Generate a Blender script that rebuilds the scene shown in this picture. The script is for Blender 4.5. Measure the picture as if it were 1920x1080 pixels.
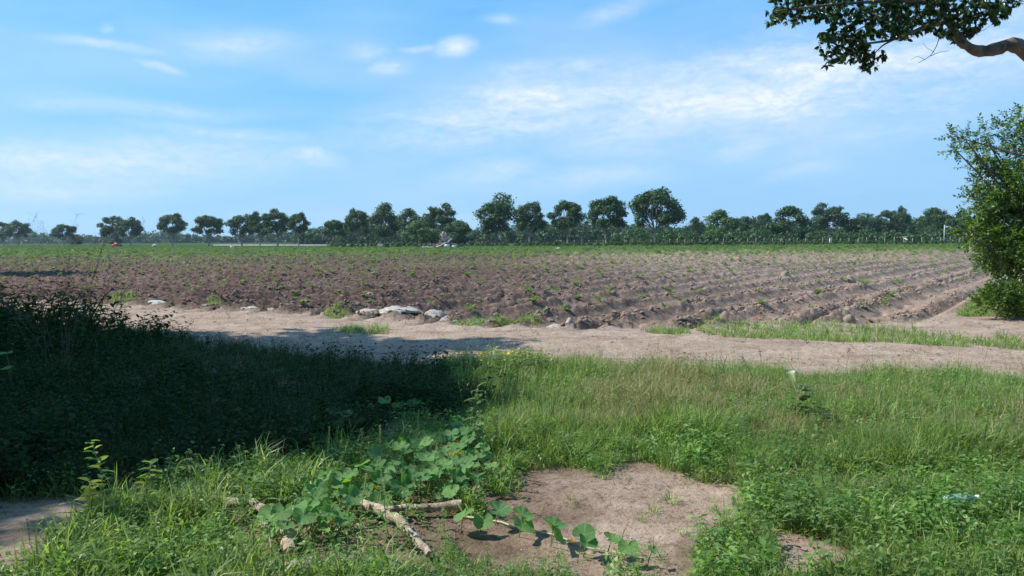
import bpy, math, random
import numpy as np
from mathutils import Matrix, Vector

for _o in list(bpy.data.objects):
    bpy.data.objects.remove(_o)
scene = bpy.context.scene
COL = scene.collection
R = math.radians

# ------------------------------------------------------------------ camera
CAM_H = 1.6
FPX = 1400.0                       # focal length in pixels of a 1920 wide frame
PITCH, ROLL = R(3.76), R(0.35)
fwd = np.array([0.0, math.cos(PITCH), -math.sin(PITCH)])
r0 = np.array([1.0, 0.0, 0.0]); u0 = np.cross(r0, fwd)
right = r0 * math.cos(ROLL) - u0 * math.sin(ROLL)
up = u0 * math.cos(ROLL) + r0 * math.sin(ROLL)
CAM = np.array([0.0, 0.0, CAM_H])
cd = bpy.data.cameras.new('camera'); cam = bpy.data.objects.new('camera', cd); COL.objects.link(cam)
cd.sensor_width = 36.0; cd.lens = 36.0 * FPX / 1920.0
cd.clip_start = 0.05; cd.clip_end = 20000.0
m = Matrix(((right[0], up[0], -fwd[0], 0), (right[1], up[1], -fwd[1], 0), (right[2], up[2], -fwd[2], CAM_H), (0, 0, 0, 1)))
cam.matrix_world = m
scene.camera = cam

# ------------------------------------------------------------------ sky and sun
SUN_EL, SUN_AZ = R(47), R(283)     # azimuth clockwise from the view axis (+Y)
world = bpy.data.worlds.new('World'); scene.world = world; world.use_nodes = True
wn = world.node_tree; WN, WL = wn.nodes, wn.links
WN.clear()
wout = WN.new('ShaderNodeOutputWorld'); bg = WN.new('ShaderNodeBackground')
sky = WN.new('ShaderNodeTexSky'); sky.sky_type = 'NISHITA'; sky.sun_disc = False
sky.sun_elevation = SUN_EL; sky.sun_rotation = SUN_AZ
sky.altitude = 0; sky.air_density = 1.0; sky.dust_density = 0.6; sky.ozone_density = 2.5
bg.inputs['Strength'].default_value = 0.14
WL.new(bg.outputs[0], wout.inputs['Surface'])

def px_dir(px, py):
    d = fwd * FPX + right * (px - 960) + up * (540 - py)
    return d / np.linalg.norm(d)

def px_azel(px, py):
    d = px_dir(px, py)
    return math.atan2(d[0], d[1]), math.asin(d[2])

tc = WN.new('ShaderNodeTexCoord'); sep = WN.new('ShaderNodeSeparateXYZ')
WL.new(tc.outputs['Generated'], sep.inputs[0])
def wm(op, a, b=None, clamp=False):
    n = WN.new('ShaderNodeMath'); n.operation = op; n.use_clamp = clamp
    for i, v in enumerate((a, b)):
        if v is None: continue
        if isinstance(v, (int, float)): n.inputs[i].default_value = v
        else: WL.new(v, n.inputs[i])
    return n.outputs[0]
az = wm('ARCTAN2', sep.outputs['X'], sep.outputs['Y']); el = wm('ARCSINE', sep.outputs['Z'])
azel = WN.new('ShaderNodeCombineXYZ'); WL.new(az, azel.inputs[0]); WL.new(el, azel.inputs[1])
warpn = WN.new('ShaderNodeTexNoise'); warpn.inputs['Scale'].default_value = 9.0; warpn.inputs['Detail'].default_value = 4
WL.new(azel.outputs[0], warpn.inputs['Vector'])
wsub = WN.new('ShaderNodeVectorMath'); wsub.operation = 'MULTIPLY_ADD'
WL.new(warpn.outputs['Color'], wsub.inputs[0]); wsub.inputs[1].default_value = (.07, .025, 0); wsub.inputs[2].default_value = (-.035, -.0125, 0)
wadd = WN.new('ShaderNodeVectorMath'); wadd.operation = 'ADD'
WL.new(azel.outputs[0], wadd.inputs[0]); WL.new(wsub.outputs[0], wadd.inputs[1])
WARP = wadd.outputs[0]
# cirrus patches: centre (in the photo's frame), half sizes, slope, strength
CLOUDS = [(990, 205, 310, 66, 9, .85), (1480, 160, 450, 88, 7, .95), (1040, 128, 120, 20, 4, .6), (850, 90, 30, 16, 8, .95),
          (790, 88, 34, 6, 3, .5), (440, 84, 110, 26, 8, .45), (200, 82, 90, 9, -4, .4), (105, 190, 70, 18, 0, .35),
          (240, 300, 270, 48, 4, .75), (575, 292, 70, 18, -6, .6), (300, 206, 210, 14, 0, .35), (930, 320, 110, 30, 10, .45),
          (1400, 276, 80, 24, 14, .5), (1500, 322, 80, 14, 10, .35), (680, 96, 44, 16, 4, .4), (730, 124, 44, 16, 6, .4),
          (940, 40, 34, 10, 0, .4), (1160, 16, 90, 18, 16, .4), (1900, 70, 230, 90, 14, .5), (210, 52, 14, 7, 0, .4), (295, 125, 30, 7, -8, .4),
          (1120, 330, 180, 26, 6, .4), (420, 250, 160, 14, -3, .5), (900, 410, 60, 14, 0, .35), (120, 350, 200, 30, 2, .45), (1700, 150, 300, 70, 6, .6), (1330, 120, 130, 30, 8, .5), (1650, 250, 200, 30, 10, .35), (720, 240, 160, 30, 14, .4)]
acc = None
for (px, py, rx, ry, sl, s) in CLOUDS:
    a0, e0 = px_azel(px, py)
    mp = WN.new('ShaderNodeMapping'); mp.vector_type = 'TEXTURE'
    mp.inputs['Location'].default_value = (a0, e0, 0); mp.inputs['Rotation'].default_value = (0, 0, R(sl))
    mp.inputs['Scale'].default_value = (rx / FPX, ry / FPX, 1)
    WL.new(WARP, mp.inputs[0])
    ln = WN.new('ShaderNodeVectorMath'); ln.operation = 'LENGTH'; WL.new(mp.outputs[0], ln.inputs[0])
    mr = WN.new('ShaderNodeMapRange'); mr.interpolation_type = 'SMOOTHSTEP'
    mr.inputs['From Min'].default_value = 1.55; mr.inputs['From Max'].default_value = 0.0
    mr.inputs['To Min'].default_value = 0; mr.inputs['To Max'].default_value = s
    WL.new(ln.outputs['Value'], mr.inputs['Value'])
    acc = mr.outputs[0] if acc is None else wm('MAXIMUM', acc, mr.outputs[0])
def wnoise(sx, sy, rot, detail, rough, lo, hi, w=0.0):
    mp = WN.new('ShaderNodeMapping'); mp.inputs['Rotation'].default_value = (0, 0, R(rot)); mp.inputs['Scale'].default_value = (sx, sy, 1)
    mp.inputs['Location'].default_value = (w, w * .7, 0)
    WL.new(WARP, mp.inputs[0])
    n = WN.new('ShaderNodeTexNoise'); n.inputs['Scale'].default_value = 1; n.inputs['Detail'].default_value = detail; n.inputs['Roughness'].default_value = rough
    WL.new(mp.outputs[0], n.inputs['Vector'])
    mr = WN.new('ShaderNodeMapRange'); mr.inputs['From Min'].default_value = lo; mr.inputs['From Max'].default_value = hi
    WL.new(n.outputs['Fac'], mr.inputs['Value']); return mr.outputs[0]
streak = wnoise(8, 30, -8, 8, .6, .26, .66)
ripple = wnoise(62, 130, -18, 4, .65, .38, .60, 3.0)
ripmix = wm('ADD', wm('MULTIPLY', ripple, .36), .68)
veil = wm('MULTIPLY', wnoise(2.2, 9, -6, 6, .55, .42, .80, 5.0), .30)
cm = wm('ADD', wm('MULTIPLY', wm('MULTIPLY', acc, wm('ADD', wm('MULTIPLY', streak, 1.0), .12)), ripmix), veil, clamp=True)
# horizon paleness
hz = WN.new('ShaderNodeMapRange'); hz.interpolation_type = 'SMOOTHSTEP'
hz.inputs['From Min'].default_value = .30; hz.inputs['From Max'].default_value = -.02; hz.inputs['To Max'].default_value = .55
WL.new(el, hz.inputs['Value'])
tint = WN.new('ShaderNodeMix'); tint.data_type = 'RGBA'; tint.blend_type = 'MULTIPLY'; tint.inputs[0].default_value = 1.0
WL.new(sky.outputs[0], tint.inputs[6]); tint.inputs[7].default_value = (.36, .73, 1.15, 1)
flat = WN.new('ShaderNodeMix'); flat.data_type = 'RGBA'; flat.inputs[0].default_value = .65
WL.new(tint.outputs[2], flat.inputs[6]); flat.inputs[7].default_value = (1.12, 3.25, 5.7, 1)
mixh = WN.new('ShaderNodeMix'); mixh.data_type = 'RGBA'; WL.new(hz.outputs[0], mixh.inputs[0])
WL.new(flat.outputs[2], mixh.inputs[6]); mixh.inputs[7].default_value = (2.5, 3.75, 5.2, 1)
mixc = WN.new('ShaderNodeMix'); mixc.data_type = 'RGBA'; WL.new(cm, mixc.inputs[0])
WL.new(mixh.outputs[2], mixc.inputs[6]); mixc.inputs[7].default_value = (4.9, 5.3, 5.7, 1)
WL.new(mixc.outputs[2], bg.inputs['Color'])
world.cycles.sampling_method = 'MANUAL'; world.cycles.sample_map_resolution = 512

sund = bpy.data.lights.new('sun', 'SUN'); sund.energy = 4.8; sund.angle = R(.55); sund.color = (1.0, .95, .86)
sun = bpy.data.objects.new('sun', sund); COL.objects.link(sun)
SD = np.array([math.sin(SUN_AZ) * math.cos(SUN_EL), math.cos(SUN_AZ) * math.cos(SUN_EL), math.sin(SUN_EL)])
sun.rotation_euler = Vector(-SD).to_track_quat('-Z', 'Y').to_euler(); sun.location = (-20, 5, 30)

scene.view_settings.view_transform = 'Standard'; scene.view_settings.look = 'None'
scene.view_settings.exposure = 0.4; scene.view_settings.gamma = 1.0; scene.view_settings.use_curve_mapping = False
scene.cycles.max_bounces = 6; scene.cycles.diffuse_bounces = 3; scene.cycles.transmission_bounces = 5; scene.cycles.transparent_max_bounces = 6
scene.cycles.volume_bounces = 0

# ------------------------------------------------------------------ helpers
rng = np.random.default_rng(7)
def link(name, mesh, parent=None, label=None, cat=None, group=None, kind=None, loc=None):
    o = bpy.data.objects.new(name, mesh); COL.objects.link(o)
    if parent: o.parent = parent
    if loc is not None: o.location = loc
    if label: o['label'] = label
    if cat: o['category'] = cat
    if group: o['group'] = group
    if kind: o['kind'] = kind
    return o
def thing(name, label, cat, loc=(0, 0, 0), group=None, rz=0.0):
    o = link(name, None, None, label, cat, group, None, loc); o.empty_display_size = .2; o.rotation_euler = (0, 0, rz); return o
def dup(root, loc, rz=0.0, scale=1.0, label=None):
    r = root.copy(); COL.objects.link(r); r.location = loc; r.rotation_euler = (0, 0, rz)
    r.scale = scale if hasattr(scale, '__len__') else (scale,) * 3
    if label: r['label'] = label
    for ch in list(root.children):
        c = ch.copy(); COL.objects.link(c); c.parent = r
        for g in list(ch.children):
            d = g.copy(); COL.objects.link(d); d.parent = c
    return r
def mesh_np(name, V, Q=None, T=None, mat=None, smooth=False, attrs=None):
    Q = np.zeros((0, 4), np.int32) if Q is None else np.asarray(Q, np.int32).reshape(-1, 4)
    T = np.zeros((0, 3), np.int32) if T is None else np.asarray(T, np.int32).reshape(-1, 3)
    me = bpy.data.meshes.new(name); V = np.asarray(V, np.float32)
    me.vertices.add(len(V)); me.vertices.foreach_set('co', V.ravel())
    nl = Q.size + T.size; me.loops.add(nl); me.polygons.add(len(Q) + len(T))
    me.loops.foreach_set('vertex_index', np.concatenate([Q.ravel(), T.ravel()]))
    st = np.concatenate([np.arange(len(Q)) * 4, Q.size + np.arange(len(T)) * 3]).astype(np.int32)
    me.polygons.foreach_set('loop_start', st)
    if smooth: me.polygons.foreach_set('use_smooth', np.ones(len(Q) + len(T), bool))
    me.update(calc_edges=True)
    if attrs:
        for k, a in attrs.items():
            at = me.attributes.new(k, 'FLOAT', 'POINT'); at.data.foreach_set('value', np.asarray(a, np.float32))
    if mat: me.materials.append(mat)
    return me
def cat_geo(parts):
    V, Q, T, off = [], [], [], 0
    for (v, q, t) in parts:
        v = np.asarray(v).reshape(-1, 3)
        if q is not None and len(q): Q.append(np.asarray(q).reshape(-1, 4) + off)
        if t is not None and len(t): T.append(np.asarray(t).reshape(-1, 3) + off)
        V.append(v); off += len(v)
    return (np.concatenate(V) if V else np.zeros((0, 3)), np.concatenate(Q) if Q else np.zeros((0, 4), int), np.concatenate(T) if T else np.zeros((0, 3), int))
def rot_batch(yaw, tilt=None, tdir=None):
    n = len(yaw); c, s = np.cos(yaw), np.sin(yaw); Z = np.zeros(n); O = np.ones(n)
    Rz = np.stack([np.stack([c, -s, Z], -1), np.stack([s, c, Z], -1), np.stack([Z, Z, O], -1)], 1)
    if tilt is None: return Rz
    ax, ay = np.cos(tdir), np.sin(tdir); ct, st = np.cos(tilt), np.sin(tilt); k = 1 - ct
    Rt = np.stack([np.stack([ct + ax * ax * k, ax * ay * k, ay * st], -1), np.stack([ax * ay * k, ct + ay * ay * k, -ax * st], -1), np.stack([-ay * st, ax * st, ct], -1)], 1)
    return Rt @ Rz
def replicate(tpl, pos, M):
    V, Q, T = tpl; n, k = len(pos), len(V)
    W = np.einsum('nij,kj->nki', M, V) + pos[:, None, :]
    off = (np.arange(n) * k)[:, None, None]
    return (W.reshape(-1, 3), (np.asarray(Q).reshape(1, -1, 4) + off).reshape(-1, 4), (np.asarray(T).reshape(1, -1, 3) + off).reshape(-1, 3))
def scatter(tpls, pos, smin, smax, tilt=.2, sz=None, scl=None):
    out = []; pos = np.asarray(pos); n = len(pos)
    if n == 0: return (np.zeros((0, 3)), None, None)
    which = rng.integers(0, len(tpls), n)
    for i, t in enumerate(tpls):
        s = which == i; k = s.sum()
        if k == 0: continue
        M = rot_batch(rng.uniform(0, 6.28, k), np.abs(rng.normal(0, tilt, k)), rng.uniform(0, 6.28, k))
        sc = rng.uniform(smin, smax, k)
        if scl is not None: sc = sc * scl[s]
        M = M * sc[:, None, None]
        out.append(replicate(t, pos[s], M))
    return cat_geo(out)
def _hash(ix, iy, seed):
    h = (ix.astype(np.int64) * 374761393 + iy.astype(np.int64) * 668265263 + seed * 1442695041) & 0xffffffff
    h = ((h ^ (h >> 13)) * 1274126177) & 0xffffffff
    return ((h ^ (h >> 16)) & 0xffff) / 65535.0
def vnoise(x, y, seed=0):
    x = np.asarray(x, float); y = np.asarray(y, float)
    ix, iy = np.floor(x), np.floor(y); fx, fy = x - ix, y - iy
    fx = fx * fx * (3 - 2 * fx); fy = fy * fy * (3 - 2 * fy)
    a, b = _hash(ix, iy, seed), _hash(ix + 1, iy, seed); c, d = _hash(ix, iy + 1, seed), _hash(ix + 1, iy + 1, seed)
    return (a + (b - a) * fx) * (1 - fy) + (c + (d - c) * fx) * fy
def fbm(x, y, seed=0, o=4):
    s, a, t = 0, .5, 0
    for i in range(o):
        s = s + a * vnoise(x * 2 ** i, y * 2 ** i, seed + i * 17); t += a; a *= .5
    return s / t
def poly_in(px, py, poly):
    P = np.asarray(poly, float); inside = np.zeros(np.shape(px), bool); n = len(P); j = n - 1
    for i in range(n):
        xi, yi, xj, yj = *P[i], *P[j]
        c = ((yi > py) != (yj > py)) & (px < (xj - xi) * (py - yi) / (yj - yi + 1e-12) + xi)
        inside ^= c; j = i
    return inside
def G0(px, py, z=0.0):
    d = px_dir(px, py); t = (z - CAM_H) / d[2]; return CAM + d * t
def A3(px, py, dist):
    d = px_dir(px, py); return CAM + d * (dist / d[1])
def to_px(x, y, z=0.0):
    w = np.stack([np.asarray(x, float), np.asarray(y, float), np.zeros_like(np.asarray(x, float)) + z - CAM_H], -1)
    a, b, c = w @ fwd, w @ right, w @ up; a = np.where(a > .05, a, .05)
    return 960 + FPX * b / a, 540 - FPX * c / a
def sstep(e0, e1, v):
    t = np.clip((v - e0) / (e1 - e0), 0, 1); return t * t * (3 - 2 * t)

# ground plan, laid out in metres (the photograph's outlines taken down onto the ground)
def plan(pts): return [tuple(G0(a, b)[:2]) for a, b in pts]
EDGE_FAR = [(-900, 556), (-300, 560), (0, 563), (150, 567), (260, 571), (400, 578), (560, 585), (650, 592), (760, 597), (860, 605), (1060, 614), (1290, 612), (1560, 605), (1700, 598), (1790, 572), (1850, 530), (1890, 500), (1935, 477)]
FIELD = plan(EDGE_FAR) + [(85, 128), (-260, 128)]
ROAD = plan(EDGE_FAR[:14]) + plan([(1800, 600), (2000, 600), (2600, 610), (2600, 730), (1920, 712), (1500, 700), (1200, 688), (1000, 682), (740, 680), (560, 665), (400, 640), (150, 622), (0, 612), (-900, 606)])
VERGE = plan([(1285, 613), (1400, 609), (1560, 610), (1740, 626), (1990, 642), (1900, 650), (1700, 642), (1500, 638), (1320, 630)])
BARE = plan([(860, 968), (900, 930), (1000, 905), (1190, 885), (1300, 895), (1390, 910), (1395, 950), (1330, 985), (1250, 1010), (1235, 1060), (1320, 1100), (1400, 1200), (1100, 1200), (1140, 1085), (1000, 1045), (880, 1010)])
BARE2 = plan([(-80, 950), (60, 945), (200, 920), (330, 930), (230, 960), (130, 1000), (70, 1040), (45, 1100), (-200, 1150)])
BARE3 = plan([(1440, 985), (1520, 1010), (1590, 1050), (1500, 1100), (1430, 1060)])
LOGZ = plan([(400, 950), (600, 950), (900, 975), (860, 1010), (800, 1060), (620, 1090), (480, 1090), (440, 1000)])
FA = math.atan2(.77, .62)           # furrow direction
fn = np.array([-math.sin(FA), math.cos(FA)]); ft = np.array([math.cos(FA), math.sin(FA)])
def row_coord(x, y):
    s = x * fn[0] + y * fn[1]
    t = x * ft[0] + y * ft[1]
    return s + .9 * np.exp(-np.clip(t - 6, 0, 60) / 7.0) + .25 * (fbm(x / 9, y / 9, 3, 2) - .5)
ROWW = 1.55
def clods(x, y, size, seed):
    gx_, gy_ = np.floor(x / size), np.floor(y / size); best = np.full(np.shape(x), 9.0); hh = np.zeros(np.shape(x))
    for i in (-1, 0, 1):
        for j in (-1, 0, 1):
            cx_, cy_ = gx_ + i, gy_ + j; px_ = cx_ + _hash(cx_, cy_, seed); py_ = cy_ + _hash(cx_, cy_, seed + 5)
            d = np.hypot(x / size - px_, y / size - py_); m_ = d < best; best = np.where(m_, d, best); hh = np.where(m_, _hash(cx_, cy_, seed + 9), hh)
    return hh ** 2 * np.clip(1.25 - best * 1.5, 0, 1) ** .6
def height(x, y, fine=True):
    x = np.asarray(x, float); y = np.asarray(y, float)
    h = .10 * (fbm(x / 3.1, y / 3.1, 11, 3) - .5) + .03 * (fbm(x / .5, y / .5, 21, 3) - .5)
    inf = 0
    for dx, dy in ((0, 0), (.35, 0), (-.35, 0), (0, .35), (0, -.35), (.6, .2), (-.6, -.2), (.1, 1.0), (-.1, -1.0)): inf = inf + poly_in(x + dx, y + dy, FIELD)
    inf = inf / 9.0 * (y < 130)
    s = row_coord(x, y); d0 = ((s / ROWW + .5) % 1.0 - .5) * ROWW; a0 = np.abs(d0); a1 = ROWW / 2 - a0
    wob = .6 + .8 * fbm(x / 1.7, y / 1.7, 29, 3)
    prof = -.20 * np.exp(-(a0 / .13) ** 2) + .12 * np.exp(-((d0 + .34) / .17) ** 2) * wob + .05 * np.exp(-((d0 - .33) / .14) ** 2) * wob - .055 * np.exp(-(a1 / .10) ** 2) * (wob > .95)
    c1 = fbm(x / .30, y / .30, 31, 2); c2 = fbm(x / .11, y / .11, 41, 2)
    rough = np.clip(1.15 - .75 * sstep(-6, 10, x), .3, 1) * (.35 + .65 * sstep(.4, .6, fbm(x / 2.2, y / 2.2, 61, 3))) + .75 * np.exp(-((a0 - .2) / .22) ** 2)
    c3 = vnoise(x / .07, y / .07, 43)
    lump = np.clip(c1 - .46, 0, 1) * .12 + clods(x, y, .26, 71) * .13 + clods(x, y, .13, 72) * .07 + c3 * .012 + np.abs(c2 - .5) * .04
    h = h + inf * (prof + lump * np.clip(rough, 0, 1.2) * .7)
    inroad = poly_in(x, y, ROAD)
    rr = y + .42 * x
    ru = sum(np.exp(-((rr - k_ - .25 * (fbm(x / 6, x * 0, 55, 2) - .5)) / .16) ** 2) for k_ in (11.3, 12.9))
    h = h + np.where(inroad, -.02 + .03 * np.cos((rr - 13) * 2.4) - .05 * ru + .02 * (fbm(x / .2, y / .2, 57, 2) - .5), 0)
    return h - .25 * sstep(150, 200, y)
def Hs(x, y): return float(height(np.array([x]), np.array([y]))[0])
def Gp(px, py):
    p = G0(px, py); p[2] = Hs(p[0], p[1]); return p

# ------------------------------------------------------------------ materials
def newmat(name):
    mt = bpy.data.materials.new(name); mt.use_nodes = True; nt = mt.node_tree; nt.nodes.clear()
    out = nt.nodes.new('ShaderNodeOutputMaterial'); return mt, nt, out
def N(nt, t, **kw):
    n = nt.nodes.new(t)
    for k, v in kw.items():
        if k.startswith('i_'):
            key = k[2:].replace('_', ' '); n.inputs[key].default_value = v
        else: setattr(n, k, v)
    return n
def ramp(nt, stops, fac=None, interp='LINEAR'):
    r = nt.nodes.new('ShaderNodeValToRGB'); e = r.color_ramp.elements; r.color_ramp.interpolation = interp
    while len(e) < len(stops): e.new(.5)
    for i, (p, c) in enumerate(stops): e[i].position = p; e[i].color = (*c, 1)
    if fac is not None: nt.links.new(fac, r.inputs[0])
    return r.outputs[0]
def mixc_(nt, a, b, fac, bt='MIX'):
    n = nt.nodes.new('ShaderNodeMix'); n.data_type = 'RGBA'; n.blend_type = bt
    for i, v in ((0, fac), (6, a), (7, b)):
        if isinstance(v, (int, float)): n.inputs[i].default_value = v
        elif isinstance(v, tuple): n.inputs[i].default_value = (*v, 1)
        else: nt.links.new(v, n.inputs[i])
    return n.outputs[2]
def noise(nt, scale, detail=4, rough=.6, vec=None):
    n = N(nt, 'ShaderNodeTexNoise'); n.inputs['Scale'].default_value = scale; n.inputs['Detail'].default_value = detail; n.inputs['Roughness'].default_value = rough
    if vec is not None: nt.links.new(vec, n.inputs['Vector'])
    return n.outputs['Fac']
def mrange(nt, v, a, b, c=0., d=1.):
    n = N(nt, 'ShaderNodeMapRange'); n.inputs[1].default_value = a; n.inputs[2].default_value = b; n.inputs[3].default_value = c; n.inputs[4].default_value = d
    nt.links.new(v, n.inputs[0]); return n.outputs[0]
def leaf_mat(name, cols, trans=.35, rough=.5, patch=None, pscale=1.2, tcol=1.5, spec=.4):
    """cols: leaf colours picked at random leaf by leaf; patch: a second tint in patches over the ground"""
    mt, nt, out = newmat(name); L = nt.links
    geo = N(nt, 'ShaderNodeNewGeometry'); k = len(cols)
    c = ramp(nt, [((i + .5) / k, cc) for i, cc in enumerate(cols)], geo.outputs['Random Per Island'])
    if patch:
        pc = N(nt, 'ShaderNodeNewGeometry')
        c = mixc_(nt, c, patch, mrange(nt, noise(nt, pscale, 3, .6, pc.outputs['Position']), .42, .68, 0, .75))
    p = N(nt, 'ShaderNodeBsdfPrincipled'); p.inputs['Roughness'].default_value = rough; p.inputs['Specular IOR Level'].default_value = spec
    L.new(c, p.inputs['Base Color'])
    t = N(nt, 'ShaderNodeBsdfTranslucent'); L.new(mixc_(nt, c, (1.02 * tcol, 1.13 * tcol, .5 * tcol), 1.0, 'MULTIPLY'), t.inputs[0])
    mx = N(nt, 'ShaderNodeMixShader'); mx.inputs[0].default_value = trans
    L.new(p.outputs[0], mx.inputs[1]); L.new(t.outputs[0], mx.inputs[2]); L.new(mx.outputs[0], out.inputs[0])
    return mt
def plain_mat(name, c1, c2, scale=8, rough=.8, bump=.3, bscale=None, detail=6, metal=0, stretch=None):
    mt, nt, out = newmat(name); L = nt.links
    tcn = N(nt, 'ShaderNodeTexCoord'); vec = tcn.outputs['Object']
    if stretch:
        mp = N(nt, 'ShaderNodeMapping'); mp.inputs['Scale'].default_value = stretch; L.new(vec, mp.inputs[0]); vec = mp.outputs[0]
    f = noise(nt, scale, detail, .65, vec)
    p = N(nt, 'ShaderNodeBsdfPrincipled'); p.inputs['Roughness'].default_value = rough; p.inputs['Metallic'].default_value = metal
    L.new(mixc_(nt, c1, c2, mrange(nt, f, .35, .65)), p.inputs['Base Color'])
    if bump:
        b = N(nt, 'ShaderNodeBump'); b.inputs['Strength'].default_value = bump; b.inputs['Distance'].default_value = .02
        L.new(noise(nt, bscale or scale * 3, 5, .7, vec), b.inputs['Height']); L.new(b.outputs[0], p.inputs['Normal'])
    L.new(p.outputs[0], out.inputs[0]); return mt

# soil: one family for field, road and bare ground, driven by what the ground is made of at each place
mt_soil, nt, out = newmat('soil'); L = nt.links
geo = N(nt, 'ShaderNodeNewGeometry'); pos = geo.outputs['Position']
def attr(n): return N(nt, 'ShaderNodeAttribute', attribute_name=n).outputs['Fac']
n1 = noise(nt, .7, 6, .6, pos); n2 = noise(nt, 6, 6, .7, pos); n3 = noise(nt, 45, 4, .7, pos)
fieldc = mixc_(nt, ramp(nt, [(.28, (.065, .043, .035)), (.5, (.145, .098, .078)), (.75, (.27, .195, .155))], n2),
               ramp(nt, [(.25, (.17, .12, .092)), (.5, (.34, .25, .195)), (.78, (.52, .40, .32))], n2), attr('dry'))
mpr = N(nt, 'ShaderNodeMapping'); mpr.inputs['Rotation'].default_value = (0, 0, R(23)); mpr.inputs['Scale'].default_value = (.22, 1.9, 1); L.new(pos, mpr.inputs[0])
trk = noise(nt, 1.0, 5, .62, mpr.outputs[0])
roadc = ramp(nt, [(.2, (.30, .22, .17)), (.5, (.43, .33, .262)), (.78, (.55, .44, .355))], mixc_(nt, n1, n2, .5))
undc = ramp(nt, [(.25, (.17, .13, .09)), (.5, (.27, .21, .155)), (.8, (.36, .28, .215))], n2)
roadc = mixc_(nt, roadc, (.66, .62, .60), mrange(nt, trk, .54, .66, 0, .8), 'MULTIPLY')
c = mixc_(nt, undc, roadc, attr('road')); c = mixc_(nt, c, fieldc, attr('field'))
c = mixc_(nt, c, ramp(nt, [(.3, (.05, .085, .03)), (.7, (.12, .165, .06))], noise(nt, 1.3, 5, .7, pos)), attr('green'))
wc = mixc_(nt, c, (.42, .36, .33), 1.0, 'MULTIPLY'); c = mixc_(nt, c, wc, attr('damp'))
c = mixc_(nt, c, (.62, .60, .58), mrange(nt, noise(nt, 2.2, 7, .75, pos), .38, .62, .75, 0.), 'MULTIPLY')
c = mixc_(nt, c, (.55, .50, .43), mrange(nt, noise(nt, 110, 2, .5, pos), .72, .78, 0, .4))
c = mixc_(nt, c, (.45, .40, .36), mrange(nt, noise(nt, 19, 6, .75, pos), .50, .62, 0, .7), 'MULTIPLY')
c = mixc_(nt, c, (.05, .035, .025), mrange(nt, noise(nt, 70, 3, .6, pos), .68, .75, 0, .6))
p = N(nt, 'ShaderNodeBsdfPrincipled'); p.inputs['Roughness'].default_value = 1.0; p.inputs['Specular IOR Level'].default_value = .03
L.new(c, p.inputs['Base Color'])
b = N(nt, 'ShaderNodeBump'); b.inputs['Strength'].default_value = .9; b.inputs['Distance'].default_value = .035
L.new(mixc_(nt, n3, noise(nt, 14, 5, .7, pos), .6), b.inputs['Height']); L.new(b.outputs[0], p.inputs['Normal']); L.new(p.outputs[0], out.inputs[0])

M_grass = leaf_mat('grass_green', [(.08, .15, .04), (.13, .23, .06), (.18, .30, .08), (.25, .36, .12), (.46, .50, .22)], .4, .45, (.20, .24, .08), .9)
M_grass_dry = leaf_mat('grass_dry', [(.15, .19, .07), (.24, .25, .11), (.34, .30, .17), (.44, .38, .24)], .35, .6)
M_grass_shade = leaf_mat('grass_shaded', [(.025, .055, .016), (.045, .085, .025), (.07, .11, .04)], .25, .7, spec=.15)  # grass colours lowered to paint in the tree's shade
M_weed = leaf_mat('weed_leaf', [(.07, .16, .03), (.12, .25, .05), (.18, .33, .075), (.28, .43, .12)], .45, .45, (.10, .17, .05), 1.4)
M_weed_shade = leaf_mat('weed_shaded', [(.02, .045, .014), (.03, .065, .018), (.045, .085, .025)], .25, .75, spec=.12)  # darker copy of the weed colours, shade put into the colour
M_crop = leaf_mat('crop_leaf', [(.09, .15, .04), (.13, .21, .055), (.20, .28, .08)], .4, .5)
M_yellowleaf = leaf_mat('yellow_leaf', [(.24, .30, .04), (.32, .36, .06), (.38, .38, .09)], .45, .5)
M_petal = leaf_mat('yellow_petal', [(.75, .55, .04), (.8, .65, .08)], .3, .6, tcol=.8)
M_orange = leaf_mat('orange_petal', [(.8, .38, .03), (.85, .45, .05)], .3, .6, tcol=.8)
M_white = leaf_mat('white_petal', [(.8, .8, .7), (.85, .85, .78)], .35, .6, tcol=.7)
M_mango = leaf_mat('glossy_tree_leaf', [(.018, .045, .014), (.032, .07, .018), (.055, .105, .024), (.085, .14, .035)], .28, .28, spec=.6)
M_bush = leaf_mat('bush_leaf', [(.022, .06, .012), (.05, .12, .02), (.10, .19, .03), (.26, .33, .05)], .38, .4, (.02, .05, .014), .9)
M_far = leaf_mat('far_tree_leaf', [(.020, .050, .014), (.038, .082, .022), (.065, .125, .032)], .22, .6)
M_far2 = leaf_mat('far_tree_leaf_light', [(.06, .11, .03), (.09, .155, .042), (.12, .19, .055)], .25, .6)
M_bark = plain_mat('bark', (.09, .065, .05), (.25, .20, .16), 9, .9, 1.0, stretch=(1, 1, .25))
M_bark_pale = plain_mat('pale_bark', (.24, .20, .165), (.40, .35, .30), 3, .9, .4)
M_wood = plain_mat('bleached_wood', (.30, .20, .14), (.70, .59, .47), 22, .85, 1.0, 60, stretch=(1, 1, 1))
M_woodend = plain_mat('cut_wood', (.30, .19, .12), (.48, .34, .23), 30, .85, .4)
M_woodgrey = plain_mat('grey_wood', (.36, .32, .29), (.60, .56, .50), 10, .85, .6)
M_stem = plain_mat('green_stem', (.16, .24, .07), (.24, .32, .11), 20, .6, .2)
M_pale_stem = plain_mat('pale_stem', (.42, .46, .28), (.56, .56, .38), 20, .6, .2)
M_twig = plain_mat('dry_twig', (.12, .085, .06), (.26, .20, .145), 20, .9, .3)
M_rubble = plain_mat('pale_rubble', (.30, .26, .22), (.60, .56, .50), 7, .95, 1.0, 20)
M_rubbleg = plain_mat('greenish_rubble', (.34, .40, .34), (.60, .64, .56), 8, .95, .8, 20)
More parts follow.
